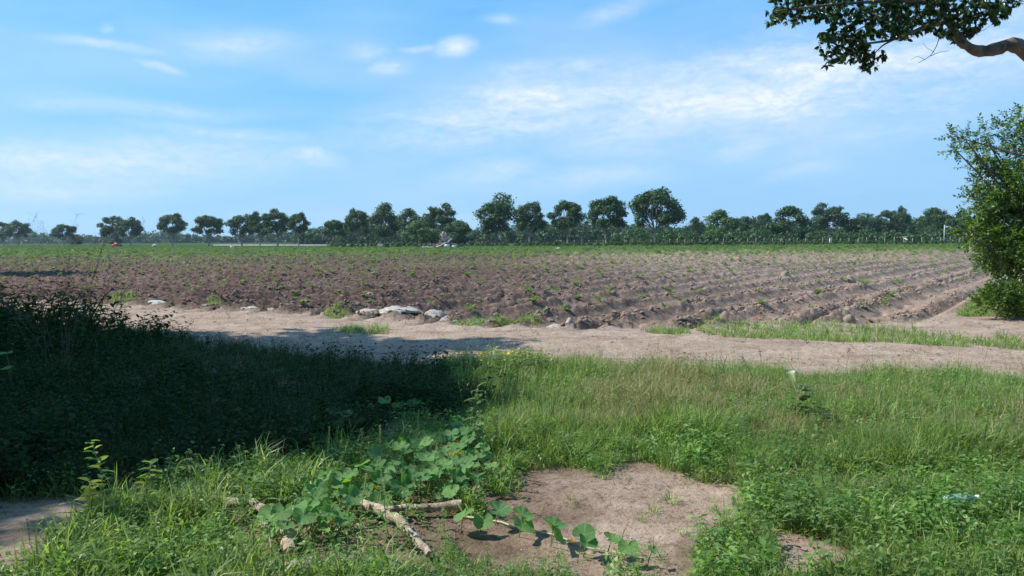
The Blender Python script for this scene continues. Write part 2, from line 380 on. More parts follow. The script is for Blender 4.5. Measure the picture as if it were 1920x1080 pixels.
M_whitep = plain_mat('white_paint', (.72, .72, .70), (.82, .82, .80), 5, .7, .1)
M_red = plain_mat('red_paint', (.55, .05, .03), (.65, .09, .05), 5, .5, .1)
M_dark = plain_mat('dark_glass', (.02, .022, .025), (.04, .042, .045), 5, .25, 0)
M_rubber = plain_mat('rubber', (.02, .02, .02), (.035, .035, .035), 8, .9, .1)
M_post = plain_mat('weathered_post', (.26, .23, .20), (.42, .38, .34), 9, .9, .4)
M_wire = plain_mat('wire', (.25, .24, .23), (.36, .34, .32), 9, .6, 0, metal=.6)
M_clod = None
mt_clod, nt, out = newmat('clod_soil'); L = nt.links
g = N(nt, 'ShaderNodeNewGeometry'); sx = N(nt, 'ShaderNodeSeparateXYZ'); L.new(g.outputs['Position'], sx.inputs[0])
dr = mrange(nt, sx.outputs['X'], -8, 8)
nn = noise(nt, 8, 5, .7, g.outputs['Position'])
c = mixc_(nt, ramp(nt, [(.25, (.10, .063, .05)), (.7, (.21, .14, .11))], nn), ramp(nt, [(.25, (.20, .133, .10)), (.7, (.40, .285, .215))], nn), dr)
c = mixc_(nt, c, (.32, .24, .19), mrange(nt, g.outputs['Random Per Island'], .75, 1.0, 0, .5))
p = N(nt, 'ShaderNodeBsdfPrincipled'); p.inputs['Roughness'].default_value = .95; L.new(c, p.inputs['Base Color'])
b = N(nt, 'ShaderNodeBump'); b.inputs['Strength'].default_value = .8; b.inputs['Distance'].default_value = .02
L.new(noise(nt, 40, 5, .7, g.outputs['Position']), b.inputs['Height']); L.new(b.outputs[0], p.inputs['Normal']); L.new(p.outputs[0], out.inputs[0])

# ------------------------------------------------------------------ terrain
uc = list(np.arange(-.74, .7401, .0017)); st = .0017; a = .74
while a < 6: st *= 1.16; a += st; uc.append(a); uc.insert(0, -a)
U = np.array(uc)
ys = []; y = 1.2
while y < 205:
    ys.append(y)
    y *= 1 + (.019 if y < 11.5 else (.0068 if y < 45 else .02))
Y = np.array(ys); gx = U[None, :] * Y[:, None]; gy = np.repeat(Y[:, None], len(U), 1)
gz = height(gx, gy)
cx, cy = (gx[:-1, :-1] + gx[1:, 1:]) / 2, (gy[:-1, :-1] + gy[1:, 1:]) / 2
jit = (fbm(cx / .35, cy / .35, 77, 3) - .5) * .5
isf = poly_in(cx, cy + jit, FIELD); isr = poly_in(cx, cy + jit * .6, ROAD) & ~isf
isv = poly_in(cx, cy, VERGE)
nc = len(U); idx = np.arange(gx.size).reshape(gx.shape)
quads = np.stack([idx[:-1, :-1], idx[:-1, 1:], idx[1:, 1:], idx[1:, :-1]], -1)
Vg = np.stack([gx, gy, gz], -1).reshape(-1, 3)
def blurmask(poly, w=.35, seed=90):
    acc_ = 0
    for k in range(6):
        jx = (vnoise(gx / .6, gy / .6, seed + k) - .5) * 2 * w; jy = (vnoise(gx / .6, gy / .6, seed + 40 + k) - .5) * 2 * w
        acc_ = acc_ + poly_in(gx + jx, gy + jy, poly)
    return acc_ / 6.0
a_field = blurmask(FIELD); a_road = np.maximum.reduce([blurmask(ROAD, .4, 120), blurmask(BARE, .12, 130), blurmask(BARE2, .12, 140), blurmask(BARE3, .1, 150)])
a_road = np.maximum(a_road, np.where(poly_in(gx, gy, plan([(1500, 640), (1700, 600), (1850, 530), (1935, 477), (2600, 470), (2600, 640)])), .9, 0))
a_dry = np.clip(sstep(-5, 12, gx - .05 * (gy - 20)) * 1.0 + (fbm(gx / 5, gy / 5, 33, 3) - .5) * .5, 0, 1)
rr = np.hypot((gx + .25), (gy - 4.45) * 1.1)
a_damp = np.clip(sstep(1.0, .35, rr + (fbm(gx / .25, gy / .25, 66, 3) - .5) * .6) * .75, 0, 1)
a_damp = np.maximum(a_damp, np.where(gy > 40, 0, 0) + np.where(poly_in(gx, gy, plan([(800, 985), (960, 990), (960, 1050), (800, 1060)])), .45, 0))
a_green = np.clip(sstep(60, 122, gy + 18 * (fbm(gx / 12, gy / 5, 70, 3) - .5)) * .95 + sstep(126, 132, gy), 0, 1)
a_green = np.maximum(a_green, sstep(22, 60, gy) * .38 * (fbm(gx / 1.2, gy / 1.6, 71, 3) > .52) * sstep(12, -6, gx - .3 * gy))
AT = {'field': a_field.ravel(), 'road': a_road.ravel(), 'dry': a_dry.ravel(), 'damp': a_damp.ravel(), 'green': a_green.ravel()}
def region(name, mask, extra=None):
    q = quads[mask]; used, inv = np.unique(q.ravel(), return_inverse=True)
    me = mesh_np(name, Vg[used], inv.reshape(-1, 4), None, mt_soil, name != 'field', {k: v[used] for k, v in AT.items()})
    return link(name, me, kind='structure')
region('field', isf); region('dirt_road', isr & ~isf)
region('ground', ~isf & ~isr)
# the plain beyond and around
def ring_sheet():
    P = []; Tt = []
    nseg = 96; radii = [0, 200, 400, 900, 1600, 2600]
    P.append((0, 0, -.45))
    for r in radii[1:]:
        for k in range(nseg): P.append((r * math.cos(k / nseg * 2 * math.pi), r * math.sin(k / nseg * 2 * math.pi), -.45 if r < 1000 else -.6))
    for k in range(nseg): Tt.append((0, 1 + k, 1 + (k + 1) % nseg))
    Qq = []
    for j in range(len(radii) - 2):
        a_, b_ = 1 + j * nseg, 1 + (j + 1) * nseg
        for k in range(nseg): k2 = (k + 1) % nseg; Qq.append((a_ + k, b_ + k, b_ + k2, a_ + k2))
    return np.array(P), Qq, Tt
mt_plain, nt, out = newmat('far_ground'); L = nt.links
g = N(nt, 'ShaderNodeNewGeometry')
c = ramp(nt, [(.3, (.035, .065, .022)), (.5, (.055, .09, .03)), (.7, (.08, .105, .04))], noise(nt, .05, 6, .6, g.outputs['Position']))
p = N(nt, 'ShaderNodeBsdfPrincipled'); p.inputs['Roughness'].default_value = 1.0; p.inputs['Specular IOR Level'].default_value = 0.0; L.new(c, p.inputs['Base Color']); L.new(p.outputs[0], out.inputs[0])
v, q, t = ring_sheet(); link('plain', mesh_np('plain', v, q, t, mt_plain), kind='structure')

# ------------------------------------------------------------------ plant templates
def blade(root, yaw, h, w, lean, segs=3, curl=1.0):
    d = np.array([math.cos(yaw), math.sin(yaw), 0]); sd = np.array([-d[1], d[0], 0]); V = []; Q = []; T = []
    for i in range(segs):
        f = i / segs; ang = lean * (f ** curl + .15); p_ = root + d * (h * f * math.sin(ang)) + np.array([0, 0, h * f * math.cos(ang)])
        ww = w * (1 - f * .55) / 2; V += [p_ - sd * ww, p_ + sd * ww]
    ang = lean * 1.15; V.append(root + d * (h * math.sin(ang)) + np.array([0, 0, h * math.cos(ang)]))
    for i in range(segs - 1): Q.append((2 * i, 2 * i + 1, 2 * i + 3, 2 * i + 2))
    k = 2 * (segs - 1); T.append((k, k + 1, k + 2)); return V, Q, T
def tuft(seed, n, h, w, spread, lean, segs=3):
    r = np.random.default_rng(seed); parts = []
    for i in range(n):
        a_ = r.uniform(0, 6.28); rd = spread * math.sqrt(r.random())
        parts.append(blade(np.array([rd * math.cos(a_), rd * math.sin(a_), -.01]), a_ + r.normal(0, .9), h * r.uniform(.45, 1.1), w * r.uniform(.7, 1.3), abs(r.normal(lean, lean * .5)), segs, r.uniform(.8, 1.8)))
    return cat_geo(parts)
def leaf_geo(L_, W_, fold=.2, droop=.3, segs=2):
    """pointed oval leaf along +x, folded on its midrib: 3 rows"""
    V = [(0, 0, 0)]
    prof = {1: [.5], 2: [.32, .7], 3: [.2, .5, .8]}[segs]; wd = {1: [1], 2: [1, .75], 3: [.8, 1, .6]}[segs]
    for f, ww in zip(prof, wd):
        x_ = L_ * f; z_ = -droop * L_ * f * f; V += [(x_, W_ / 2 * ww, z_ + fold * W_ / 2), (x_, 0, z_), (x_, -W_ / 2 * ww, z_ + fold * W_ / 2)]
    V.append((L_, 0, -droop * L_)); n = len(V) - 1; Q = []; T = [(0, 2, 1), (0, 3, 2)]
    for i in range(segs - 1):
        a_ = 1 + 3 * i; Q += [(a_, a_ + 1, a_ + 4, a_ + 3), (a_ + 1, a_ + 2, a_ + 5, a_ + 4)]
    a_ = 1 + 3 * (segs - 1); T += [(a_, a_ + 1, n), (a_ + 1, a_ + 2, n)]
    return np.array(V), np.array(Q).reshape(-1, 4), np.array(T)
def dia_leaf(L_, W_, droop=.25):
    return np.array([(0, 0, 0), (L_ * .45, W_ / 2, .02 * L_), (L_, 0, -droop * L_), (L_ * .45, -W_ / 2, .02 * L_)]), np.array([(0, 3, 2, 1)]), np.zeros((0, 3), int)
def place1(g_, p_, yaw, pitch, s=1.0, roll=0.0):
    cy_, sy_ = math.cos(yaw), math.sin(yaw); cp, sp = math.cos(pitch), math.sin(pitch); cr, sr = math.cos(roll), math.sin(roll)
    Rz = np.array([[cy_, -sy_, 0], [sy_, cy_, 0], [0, 0, 1]]); Ry = np.array([[cp, 0, -sp], [0, 1, 0], [sp, 0, cp]]); Rx = np.array([[1, 0, 0], [0, cr, -sr], [0, sr, cr]])
    return (g_[0] * s) @ (Rz @ Ry @ Rx).T + np.asarray(p_), g_[1], g_[2]
def sprig(seed, h, n, L_, W_, lean=.3, geo=None, stem_w=.003, pair=False):
    r = np.random.default_rng(seed); parts = []; yaw0 = r.uniform(0, 6.28)
    base = geo or leaf_geo(L_, W_, .3, .3, 1); ld = np.array([math.cos(yaw0), math.sin(yaw0), 0])
    sp = lambda f: ld * (h * lean * f * f) + np.array([0, 0, h * f])
    parts.append((np.array([sp(0) + [0, stem_w, 0], sp(0) - [0, stem_w, 0], sp(.6) - [0, stem_w * .6, 0], sp(.6) + [0, stem_w * .6, 0], sp(1)]), [(0, 1, 2, 3)], [(3, 2, 4)]))
    for i in range(n):
        f = .15 + .85 * (i + .5) / n; yaw = yaw0 + i * 2.4 + r.normal(0, .3)
        parts.append(place1(base, sp(f) + np.array([math.cos(yaw), math.sin(yaw), .2]) * .1 * L_, yaw, r.uniform(-.2, .7), r.uniform(.6, 1.1) * (1.1 - .4 * f)))
    return cat_geo(parts)
def seedhead(seed, h):
    r = np.random.default_rng(seed); parts = [blade(np.zeros(3), r.uniform(0, 6.28), h, .0035, r.uniform(.05, .35), 3)]
    v = parts[0][0]; tip, pre = np.array(v[-1]), (np.array(v[-2]) + np.array(v[-3])) / 2
    for k in range(4):
        f = .2 + k * .22; p_ = pre + (tip - pre) * f
        parts.append(place1(dia_leaf(.035, .006), p_, r.uniform(0, 6.28), 1.0))
    return cat_geo(parts)

def samples(n, ylo, yhi, ulo=-.75, uhi=.75, power=0.0):
    """random ground points, thinner with distance"""
    r = rng.random(n)
    if power == 1: power = 1.001
    if power == 0: yy = ylo + (yhi - ylo) * r
    else:
        k = 1 - power; yy = (ylo ** k + (yhi ** k - ylo ** k) * r) ** (1 / k)
    return rng.uniform(ulo, uhi, n) * yy, yy
SHADE_V = plan([(-400, 590), (0, 600), (150, 618), (400, 636), (560, 655), (740, 668), (820, 690), (880, 720), (890, 790), (760, 800), (640, 840), (520, 870), (330, 900), (180, 915), (0, 945), (-400, 1000)])
FRONT = plan([(60, 1200), (70, 1040), (150, 990), (190, 930), (330, 900), (520, 880), (700, 830), (900, 800), (960, 900), (900, 930), (860, 1000), (1000, 1045), (1140, 1075), (1140, 1200)])
def jpoly(x, y, poly, w, seed):
    return poly_in(x + (vnoise(x / .3, y / .3, seed) - .5) * 2 * w, y + (vnoise(x / .3, y / .3, seed + 9) - .5) * 2 * w, poly)
def zpos(x, y): return np.stack([x, y, height(x, y)], -1)
def masks(x, y):
    road = jpoly(x, y, ROAD, .35, 201) | poly_in(x, y, FIELD); bare = jpoly(x, y, BARE, .22, 203) | jpoly(x, y, BARE2, .2, 205) | jpoly(x, y, BARE3, .2, 207)
    logz = jpoly(x, y, LOGZ, .1, 209); shade = jpoly(x, y, SHADE_V, .25, 211); front = jpoly(x, y, FRONT, .15, 213)
    return road, bare, logz, shade, front
def vegh(x, y):
    """how tall the growth stands, relative"""
    return .6 + .8 * fbm(x / 1.1, y / 1.1, 300, 3)

tall_t = [tuft(100 + i, 10, .28, .0075, .09, .95 if i % 2 else .6, 2) for i in range(9)]
short_t = [tuft(120 + i, 9, .15, .0068, .045, .75, 2) for i in range(6)]
lush_t = [tuft(130 + i, 10, .22, .008, .035, .6) for i in range(5)]
sprig_t = [sprig(140 + i, .17, 9, .045, .022) for i in range(6)]
sprig_b = [sprig(150 + i, .24, 10, .06, .034) for i in range(6)]
head_t = [seedhead(160 + i, .42) for i in range(5)]

SQZ1 = plan([(500, 1040), (520, 985), (600, 950), (700, 925), (770, 930), (760, 965), (700, 985), (640, 1010), (560, 1050)])
SQZ2 = plan([(640, 950), (700, 905), (780, 860), (850, 840), (905, 850), (925, 905), (900, 950), (840, 968), (740, 960)])
FRONTLOW = plan([(800, 960), (1000, 1000), (1300, 1060), (1300, 1300), (760, 1300), (740, 1090)])
# bright grass to the right of the tree's shade
x, y = samples(38000, 5.0, 11.5, -.1, .95, .6)
road, bare, logz, shade, front = masks(x, y)
hx, hy = to_px(x, y)
right_low = poly_in(x, y, plan([(1390, 880), (1620, 960), (2200, 1000), (2200, 1300), (1200, 1300), (1240, 1000), (1395, 950)]))
ok = ~road & ~bare & ~logz & ~shade & ~front & (~right_low | (rng.random(len(x)) < .65))
edge = np.clip(sstep(0, 1, 1), 0, 1)
dryz = (fbm(x / 1.6, y / 1.2, 310, 3) + .12 * sstep(7.0, 9.5, y) * sstep(0, 3, x) * 2.2) > .61
def hscale(x, y):
    near_edge = sstep(11.0, 8.6, y + .42 * x * .55)   # lower towards the road
    nb = 0
    for dx, dy in ((.35, 0), (-.35, 0), (0, -.35), (0, -.7), (.25, -.3), (-.25, -.3)): nb = nb + poly_in(x + dx, y + dy, BARE)
    return (.42 + .42 * near_edge) * (.2 + 1.5 * fbm(x / .45, y / .45, 320, 3)) * (1 - .10 * nb)
s1 = ok & ~dryz
v, q, t = scatter(tall_t, zpos(x[s1], y[s1]), .7, 1.15, .6, scl=hscale(x[s1], y[s1]))
link('grass', mesh_np('grass', v, q, t, M_grass), label='thin green grass standing tall between the bare patch and the dirt road', cat='grass', kind='stuff')
s1 = ok & dryz
v, q, t = scatter(tall_t, zpos(x[s1], y[s1]), .6, 1.05, .5, scl=hscale(x[s1], y[s1]))
link('dry_grass', mesh_np('dry_grass', v, q, t, M_grass_dry), label='straw coloured dry grass mixed into the green beside the dirt road', cat='grass', kind='stuff')
x, y = samples(1500, 5.5, 11, -.08, .74, .6)
road, bare, logz, shade, front = masks(x, y); ok = ~road & ~bare & ~shade & ~front
v, q, t = scatter(head_t, zpos(x[ok], y[ok]), .6, 1.2, .2)
link('grass_seed_heads', mesh_np('grass_seed_heads', v, q, t, M_grass_dry), label='thin seed stalks rising above the grass', cat='grass', kind='stuff')

# leafy weeds, sunlit
x, y = samples(43000, 3.2, 10.5, -.90, .98, 1.2)
road, bare, logz, shade, front = masks(x, y); hx, hy = to_px(x, y)
lushw = poly_in(x, y, plan([(1380, 900), (1420, 800), (1600, 770), (2100, 740), (2300, 960), (1700, 970), (1500, 950)]))
wdens = np.where(lushw, .42, np.where(front, .45, .42 + .4 * (fbm(x / .6, y / .6, 330, 3) > .56)))
wdens = np.where((y < 5.2) & (x > .9) & ~lushw, wdens * .5, wdens)
wdens = np.where(poly_in(x, y, LOGZ), np.where(x < -.35, .16, .04), wdens)
wdens = np.where(poly_in(x, y, SQZ1) | poly_in(x, y, SQZ2), .16, wdens)
ok = ~road & ~bare & ~shade & (rng.random(len(x)) < wdens)
v, q, t = scatter(sprig_t * 2 + sprig_b, zpos(x[ok], y[ok]), .5, 1.15, .45, scl=np.where(x[ok] > 1.2, .85, .9) * np.where(jpoly(x[ok], y[ok], FRONTLOW, .05, 3), .55, 1) *.6 + .7 * fbm(x[ok] / .7, y[ok] / .7, 340, 2))
link('weeds', mesh_np('weeds', v, q, t, M_weed), label='low bright green broad-leaved weeds in the sunlit foreground', cat='weeds', kind='stuff')
# short grass in the foreground
x, y = samples(31000, 3.0, 6.6, -.85, 1.05, 1.6)
road, bare, logz, shade, front = masks(x, y)
patchy = fbm(x / .35, y / .35, 350, 3); rl = poly_in(x, y, plan([(1200, 900), (2300, 930), (2300, 1400), (1100, 1400)]))
dens = np.where(front, .45 + .5 * (patchy > .5), np.where(rl, np.where(patchy > .40, .85, .10), .3))
dens = np.where(poly_in(x, y, SQZ1) | poly_in(x, y, SQZ2), .05, dens)
dens = dens * np.where(front, .75, 1)
ok = ~bare & ~shade & ~logz & (rng.random(len(x)) < dens)
v, q, t = scatter(short_t + lush_t[:1], zpos(x[ok], y[ok]), .45, 1.1, .5, scl=np.where(poly_in(x[ok], y[ok], FRONTLOW), .6, 1) * (.6 + .8 * fbm(x[ok] / .4, y[ok] / .4, 352, 2)))
link('short_grass', mesh_np('short_grass', v, q, t, M_grass), label='short matted green grass nearest the viewer', cat='grass', kind='stuff')
x, y = samples(1500, 3.1, 5.6, -.72, .1, 1.2)
road, bare, logz, shade, front = masks(x, y); ok = front & ~bare & ~logz & (fbm(x / .5, y / .5, 355, 2) > .42) & ~poly_in(x, y, FRONTLOW) & ~poly_in(x, y, SQZ1) & ~poly_in(x, y, SQZ2)
v, q, t = scatter(lush_t, zpos(x[ok], y[ok]), .8, 1.5, .4)
link('long_grass_blades', mesh_np('long_grass_blades', v, q, t, M_grass), label='long arching green grass blades at the lower left', cat='grass', kind='stuff')
# sparse sprigs on bare soil
x, y = samples(900, 3.2, 5.6, -.1, .35, 1.0)
ok = poly_in(x, y, BARE) & (fbm(x / .3, y / .3, 360, 2) > .60)
v, q, t = scatter(short_t + sprig_t, zpos(x[ok], y[ok]), .3, .7, .6)
link('sparse_sprigs', mesh_np('sparse_sprigs', v, q, t, M_grass), label='scattered small green sprigs on the bare soil', cat='weeds', kind='stuff')
# shaded growth on the left
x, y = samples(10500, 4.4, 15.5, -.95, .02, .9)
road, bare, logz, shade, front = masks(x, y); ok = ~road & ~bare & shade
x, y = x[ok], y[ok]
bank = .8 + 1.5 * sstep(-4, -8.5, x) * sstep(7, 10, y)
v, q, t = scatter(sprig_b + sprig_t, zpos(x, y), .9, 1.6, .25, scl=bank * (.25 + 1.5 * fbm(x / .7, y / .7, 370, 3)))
link('shaded_weeds', mesh_np('shaded_weeds', v, q, t, M_weed_shade), label='dark leafy weeds under the tree shade on the left', cat='weeds', kind='stuff')
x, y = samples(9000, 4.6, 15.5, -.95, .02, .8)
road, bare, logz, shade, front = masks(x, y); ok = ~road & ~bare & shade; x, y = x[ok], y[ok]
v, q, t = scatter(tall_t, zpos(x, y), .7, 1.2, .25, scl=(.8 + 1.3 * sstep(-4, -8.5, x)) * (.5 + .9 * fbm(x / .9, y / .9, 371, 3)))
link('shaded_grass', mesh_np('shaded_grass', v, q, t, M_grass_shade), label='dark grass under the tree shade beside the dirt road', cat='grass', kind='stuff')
# verge and tufts beside the road
x, y = samples(13000, 9, 17, -.2, .74, .3)
patch_px = [(630, 590, 26, 6), (230, 566, 30, 5), (890, 607, 34, 4), (960, 607, 60, 4), (400, 572, 14, 4), (1250, 622, 40, 6), (680, 616, 55, 5)]
def near_patch(x, y):
    hx, hy = to_px(x, y); m_ = np.zeros(len(x), bool)
    for (a_, b_, rx_, ry_) in patch_px: m_ |= (((hx - a_) / rx_) ** 2 + ((hy - b_) / ry_) ** 2) < rng.uniform(.3, 1.2, len(x))
    return m_
ok = jpoly(x, y, VERGE, .3, 401) & (rng.random(len(x)) < .9)
x2, y2 = samples(30000, 11, 21, -.6, .35, .3); ok2 = near_patch(x2, y2)
x3, y3 = samples(5000, 13.5, 24, .58, .74, .3)
ok3 = poly_in(x3, y3, plan([(1790, 590), (1850, 545), (2100, 530), (2200, 600)]))
X = np.concatenate([x[ok], x2[ok2], x3[ok3]]); Y_ = np.concatenate([y[ok], y2[ok2], y3[ok3]])
v, q, t = scatter(short_t, zpos(X, Y_), .7, 1.4, .5)
link('verge_grass', mesh_np('verge_grass', v, q, t, M_grass), label='strip of short grass between the track and the field', cat='grass', kind='stuff')
# yellow wild flowers
x, y = samples(2600, 8.2, 10.2, -.12, .12)
hx, hy = to_px(x, y, .26); ok = (((hx - 940) / 120) ** 2 + ((hy - 664) / 15) ** 2) < rng.uniform(.2, 1.1, len(x))
fl = cat_geo([place1(dia_leaf(.028, .02, 0), (0, 0, 0), k * 1.256, .5) for k in range(5)])
ps = zpos(x[ok], y[ok]); ps[:, 2] += rng.uniform(.16, .30, len(ps))
v, q, t = scatter([fl], ps[::5], .5, 1.0, .8)
link('yellow_wildflowers', mesh_np('yellow_wildflowers', v, q, t, M_petal), label='tiny yellow flowers at the road edge of the grass', cat='flowers', kind='stuff')
v, q, t = scatter(sprig_b, zpos(x[ok], y[ok]), .8, 1.2, .3)
link('flowering_weeds', mesh_np('flowering_weeds', v, q, t, M_crop), label='yellow green weeds bearing the tiny yellow flowers', cat='weeds', kind='stuff')

# ------------------------------------------------------------------ crop seedlings and clods
crop_t = []
for i in range(4):
    r = np.random.default_rng(500 + i); parts = []
    for k in range(13):
        a_ = r.uniform(0, 6.28); rd = .008
        parts.append(place1(dia_leaf(r.uniform(.06, .13), .05, .2), (rd * math.cos(a_), rd * math.sin(a_), r.uniform(.01, .07)), a_, r.uniform(.0, .75)))
    crop_t.append(cat_geo(parts))
crop_f = [cat_geo([place1(dia_leaf(.12, .075, .2), (.008 * math.cos(k * 1.1), .008 * math.sin(k * 1.1), .02 + .012 * k), k * 1.1 + i, .15 + .1 * (k % 4)) for k in range(7)]) for i in range(4)]
pts = []
smin, smax = -60, 140
for k in range(int(smin / ROWW), int(smax / ROWW)):
    s0 = (k - .20) * ROWW
    tt = np.arange(-150, 240, .7); tt = tt + rng.uniform(-.3, .3, len(tt))
    xx = s0 * fn[0] + tt * ft[0]; yy = s0 * fn[1] + tt * ft[1]
    d_ = s0 - row_coord(xx, yy); xx = xx + d_ * fn[0]; yy = yy + d_ * fn[1]
    xx = xx + rng.normal(0, .2, len(xx)); yy = yy + rng.normal(0, .2, len(xx))
    ok = (yy > 12) & (yy < 128) & (np.abs(xx) < .76 * yy + 1); xx, yy = xx[ok], yy[ok]
    if len(xx): pts.append(np.stack([xx, yy], -1))
P = np.concatenate(pts); P = P[poly_in(P[:, 0], P[:, 1] - .5, FIELD)]
keep = rng.random(len(P)) < np.where(P[:, 1] < 30, .62, .85) * np.where(P[:, 0] > 4, np.where(P[:, 1] < 30, .7, 1), 1); P = P[keep]
P = P[np.argsort(P[:, 1])]
n_ind = 280
cm_ = [mesh_np('crop_seedling', *crop_t[i], M_crop) for i in range(4)]
for i in range(n_ind):
    x_, y_ = P[i]; o = link('crop_seedling', cm_[i % 4], None, 'small yellow-green crop seedling on a furrow of the ploughed field', 'seedling', 'crop seedlings in the nearer furrows', None, (x_, y_, Hs(x_, y_) - .01))
    s_ = rng.uniform(.7, 1.5); o.scale = (s_, s_, s_ * rng.uniform(.8, 1.2)); o.rotation_euler = (0, 0, rng.uniform(0, 6.28))
Pr = P[n_ind:]
v, q, t = scatter(crop_f, zpos(Pr[:, 0], Pr[:, 1]), .6, 1.5, .3, scl=1 + .5 * sstep(30, 90, Pr[:, 1]))
link('far_crop', mesh_np('far_crop', v, q, t, M_crop), label='rows of small crop plants across the far field', cat='crop', kind='stuff')
# weeds closing over the field's far end and headland
x, y = samples(12000, 55, 165, -.74, .74, .5)
ok = rng.random(len(x)) < sstep(55, 125, y)
x, y = x[ok], y[ok]
v, q, t = scatter(crop_f, zpos(x, y), 1.8, 3.3, .2)
link('headland_weeds', mesh_np('headland_weeds', v, q, t, M_far2), label='low green growth covering the far end of the field', cat='weeds', kind='stuff')

def rock(seed, sub=1, amp=.3, flat=.7):
    import bmesh
    bm = bmesh.new(); bmesh.ops.create_icosphere(bm, subdivisions=sub, radius=.5)
    V = np.array([v_.co[:] for v_ in bm.verts]); T_ = np.array([[v_.index for v_ in f.verts] for f in bm.faces]); bm.free()
    r = np.random.default_rng(seed); d = V / np.linalg.norm(V, axis=1)[:, None]
    k = 1 + amp * r.normal(0, .5, len(V))
    for _ in range(3):
        nrm = r.normal(size=3); nrm /= np.linalg.norm(nrm); dd = d @ nrm; k = np.where(dd > .55, np.minimum(k, .55 * 1.15 / np.maximum(dd, .1)), k)
    V = V * k[:, None]; V[:, 2] *= flat; return V, np.zeros((0, 4), int), T_
def chip(seed):
    r = np.random.default_rng(seed); V = np.array([(.5, 0, 0), (0, .5, 0), (-.5, 0, 0), (0, -.5, 0), (0, 0, .42), (0, 0, -.3), (.3, .3, .25)], float) * (1 + .45 * r.normal(0, .5, (7, 1))) + r.normal(0, .07, (7, 3))
    return V, np.zeros((0, 4), int), np.array([(0, 6, 4), (6, 1, 4), (0, 1, 6), (1, 2, 4), (2, 3, 4), (3, 0, 4), (1, 0, 5), (2, 1, 5), (3, 2, 5), (0, 3, 5)])
clod_t = [chip(600 + i) for i in range(9)]
# icosphere level 1 in blender = 20 faces
x, y = samples(80000, 12.5, 75, -.74, .74, 1.05)
ok = poly_in(x, y, FIELD) & (rng.random(len(x)) < (.05 + .95 * np.exp(-((np.abs(((row_coord(x, y) / ROWW + .5) % 1 - .5) * ROWW) - .22) / .22) ** 2) * sstep(.35, .6, fbm(x / 1.4, y / 1.4, 610, 3)) + .35 * sstep(2, -8, x))); x, y = x[ok], y[ok]
sz = (.022 + .095 * rng.random(len(x)) ** 2.6) * (1 + .5 * sstep(25, 60, y))
app = sz / y; order = np.argsort(-app); big, rest = order[:150], order[150:]
pz = zpos(x, y); pz[:, 2] += sz * .12
v, q, t = scatter(clod_t, pz[rest], 1, 1, 1.2, scl=sz[rest])
link('soil_clods', mesh_np('soil_clods', v, q, t, mt_clod), label='crumbled clods of earth over the ploughed field', cat='clods', kind='stuff')
bigm = [mesh_np('soil_clod', *rock(640 + i, 2, .3, .75), mt_clod) for i in range(5)]
for j, i in enumerate(big):
    o = link('soil_clod', bigm[j % 5], None, 'large brown lump of ploughed earth lying on the furrows', 'clod', 'large clods on the ploughed field', None, tuple(pz[i]))
    o.scale = (sz[i] * rng.uniform(.9, 1.4), sz[i], sz[i] * rng.uniform(.7, 1.1)); o.rotation_euler = tuple(rng.uniform(-.5, .5, 2)) + (rng.uniform(0, 6.28),)
# pebbles on road and bare soil
x, y = samples(9000, 3.2, 20, -.74, .74, 1.0)
ok = (poly_in(x, y, ROAD) | poly_in(x, y, BARE) | poly_in(x, y, BARE2)) & (rng.random(len(x)) < .45); x, y = x[ok], y[ok]
v, q, t = scatter(clod_t, zpos(x, y)[::2], .006, .026, .8, scl=np.where(y > 9, 1.3, .55)[::2])
link('pebbles', mesh_np('pebbles', v, q, t, M_rubble), label='small pebbles strewn on the dirt road and bare soil', cat='pebbles', kind='stuff')

x, y = samples(9000, 3.2, 20, -.74, .74, 1.0)
ok = (poly_in(x, y, ROAD) | poly_in(x, y, BARE) | poly_in(x, y, BARE2) | poly_in(x, y, LOGZ)) & (fbm(x / .8, y / .8, 620, 3) > .46); x, y = x[ok], y[ok]
bits = [cat_geo([blade(np.zeros(3), k, .06, .004, 1.45, 2)]) for k in (0, 2, 4)] + [place1(dia_leaf(.03, .016, .1), (0, 0, .004), 1., .1)]
v, q, t = scatter(bits, zpos(x, y), .5, 1.5, .3, scl=np.where(y > 9, 2.0, .9))
link('dry_bits', mesh_np('dry_bits', v, q, t, leaf_mat('dry_bit', [(.07, .05, .03), (.14, .10, .06), (.30, .24, .15)], .05, .9)), label='dry leaf bits and stalk scraps on the dirt road and bare soil', cat='litter', kind='stuff')

# ------------------------------------------------------------------ trees
def tube(pts, rad, sides=6, cap=False):
    pts = np.asarray(pts, float); rad = np.asarray(rad, float); n = len(pts); V = []; Q = []
    tg = np.gradient(pts, axis=0); tg /= np.linalg.norm(tg, axis=1)[:, None] + 1e-9
    refv = np.array([0.13, .31, .94]) if abs(tg[0][2]) < .9 else np.array([1., .1, 0])
    a_ = np.cross(tg, refv); a_ /= np.linalg.norm(a_, axis=1)[:, None] + 1e-9; b_ = np.cross(tg, a_)
    ang = np.arange(sides) / sides * 2 * math.pi
    V = pts[:, None, :] + rad[:, None, None] * (np.cos(ang)[None, :, None] * a_[:, None, :] + np.sin(ang)[None, :, None] * b_[:, None, :])
    for i in range(n - 1):
        for k in range(sides): k2 = (k + 1) % sides; Q.append((i * sides + k, i * sides + k2, (i + 1) * sides + k2, (i + 1) * sides + k))
    V = V.reshape(-1, 3); T = []
    if cap:
        V = np.vstack([V, pts[0], pts[-1]]); c0, c1 = len(V) - 2, len(V) - 1
        for k in range(sides): k2 = (k + 1) % sides; T += [(c0, k2, k), (c1, (n - 1) * sides + k, (n - 1) * sides + k2)]
    return V, np.array(Q), np.array(T).reshape(-1, 3)
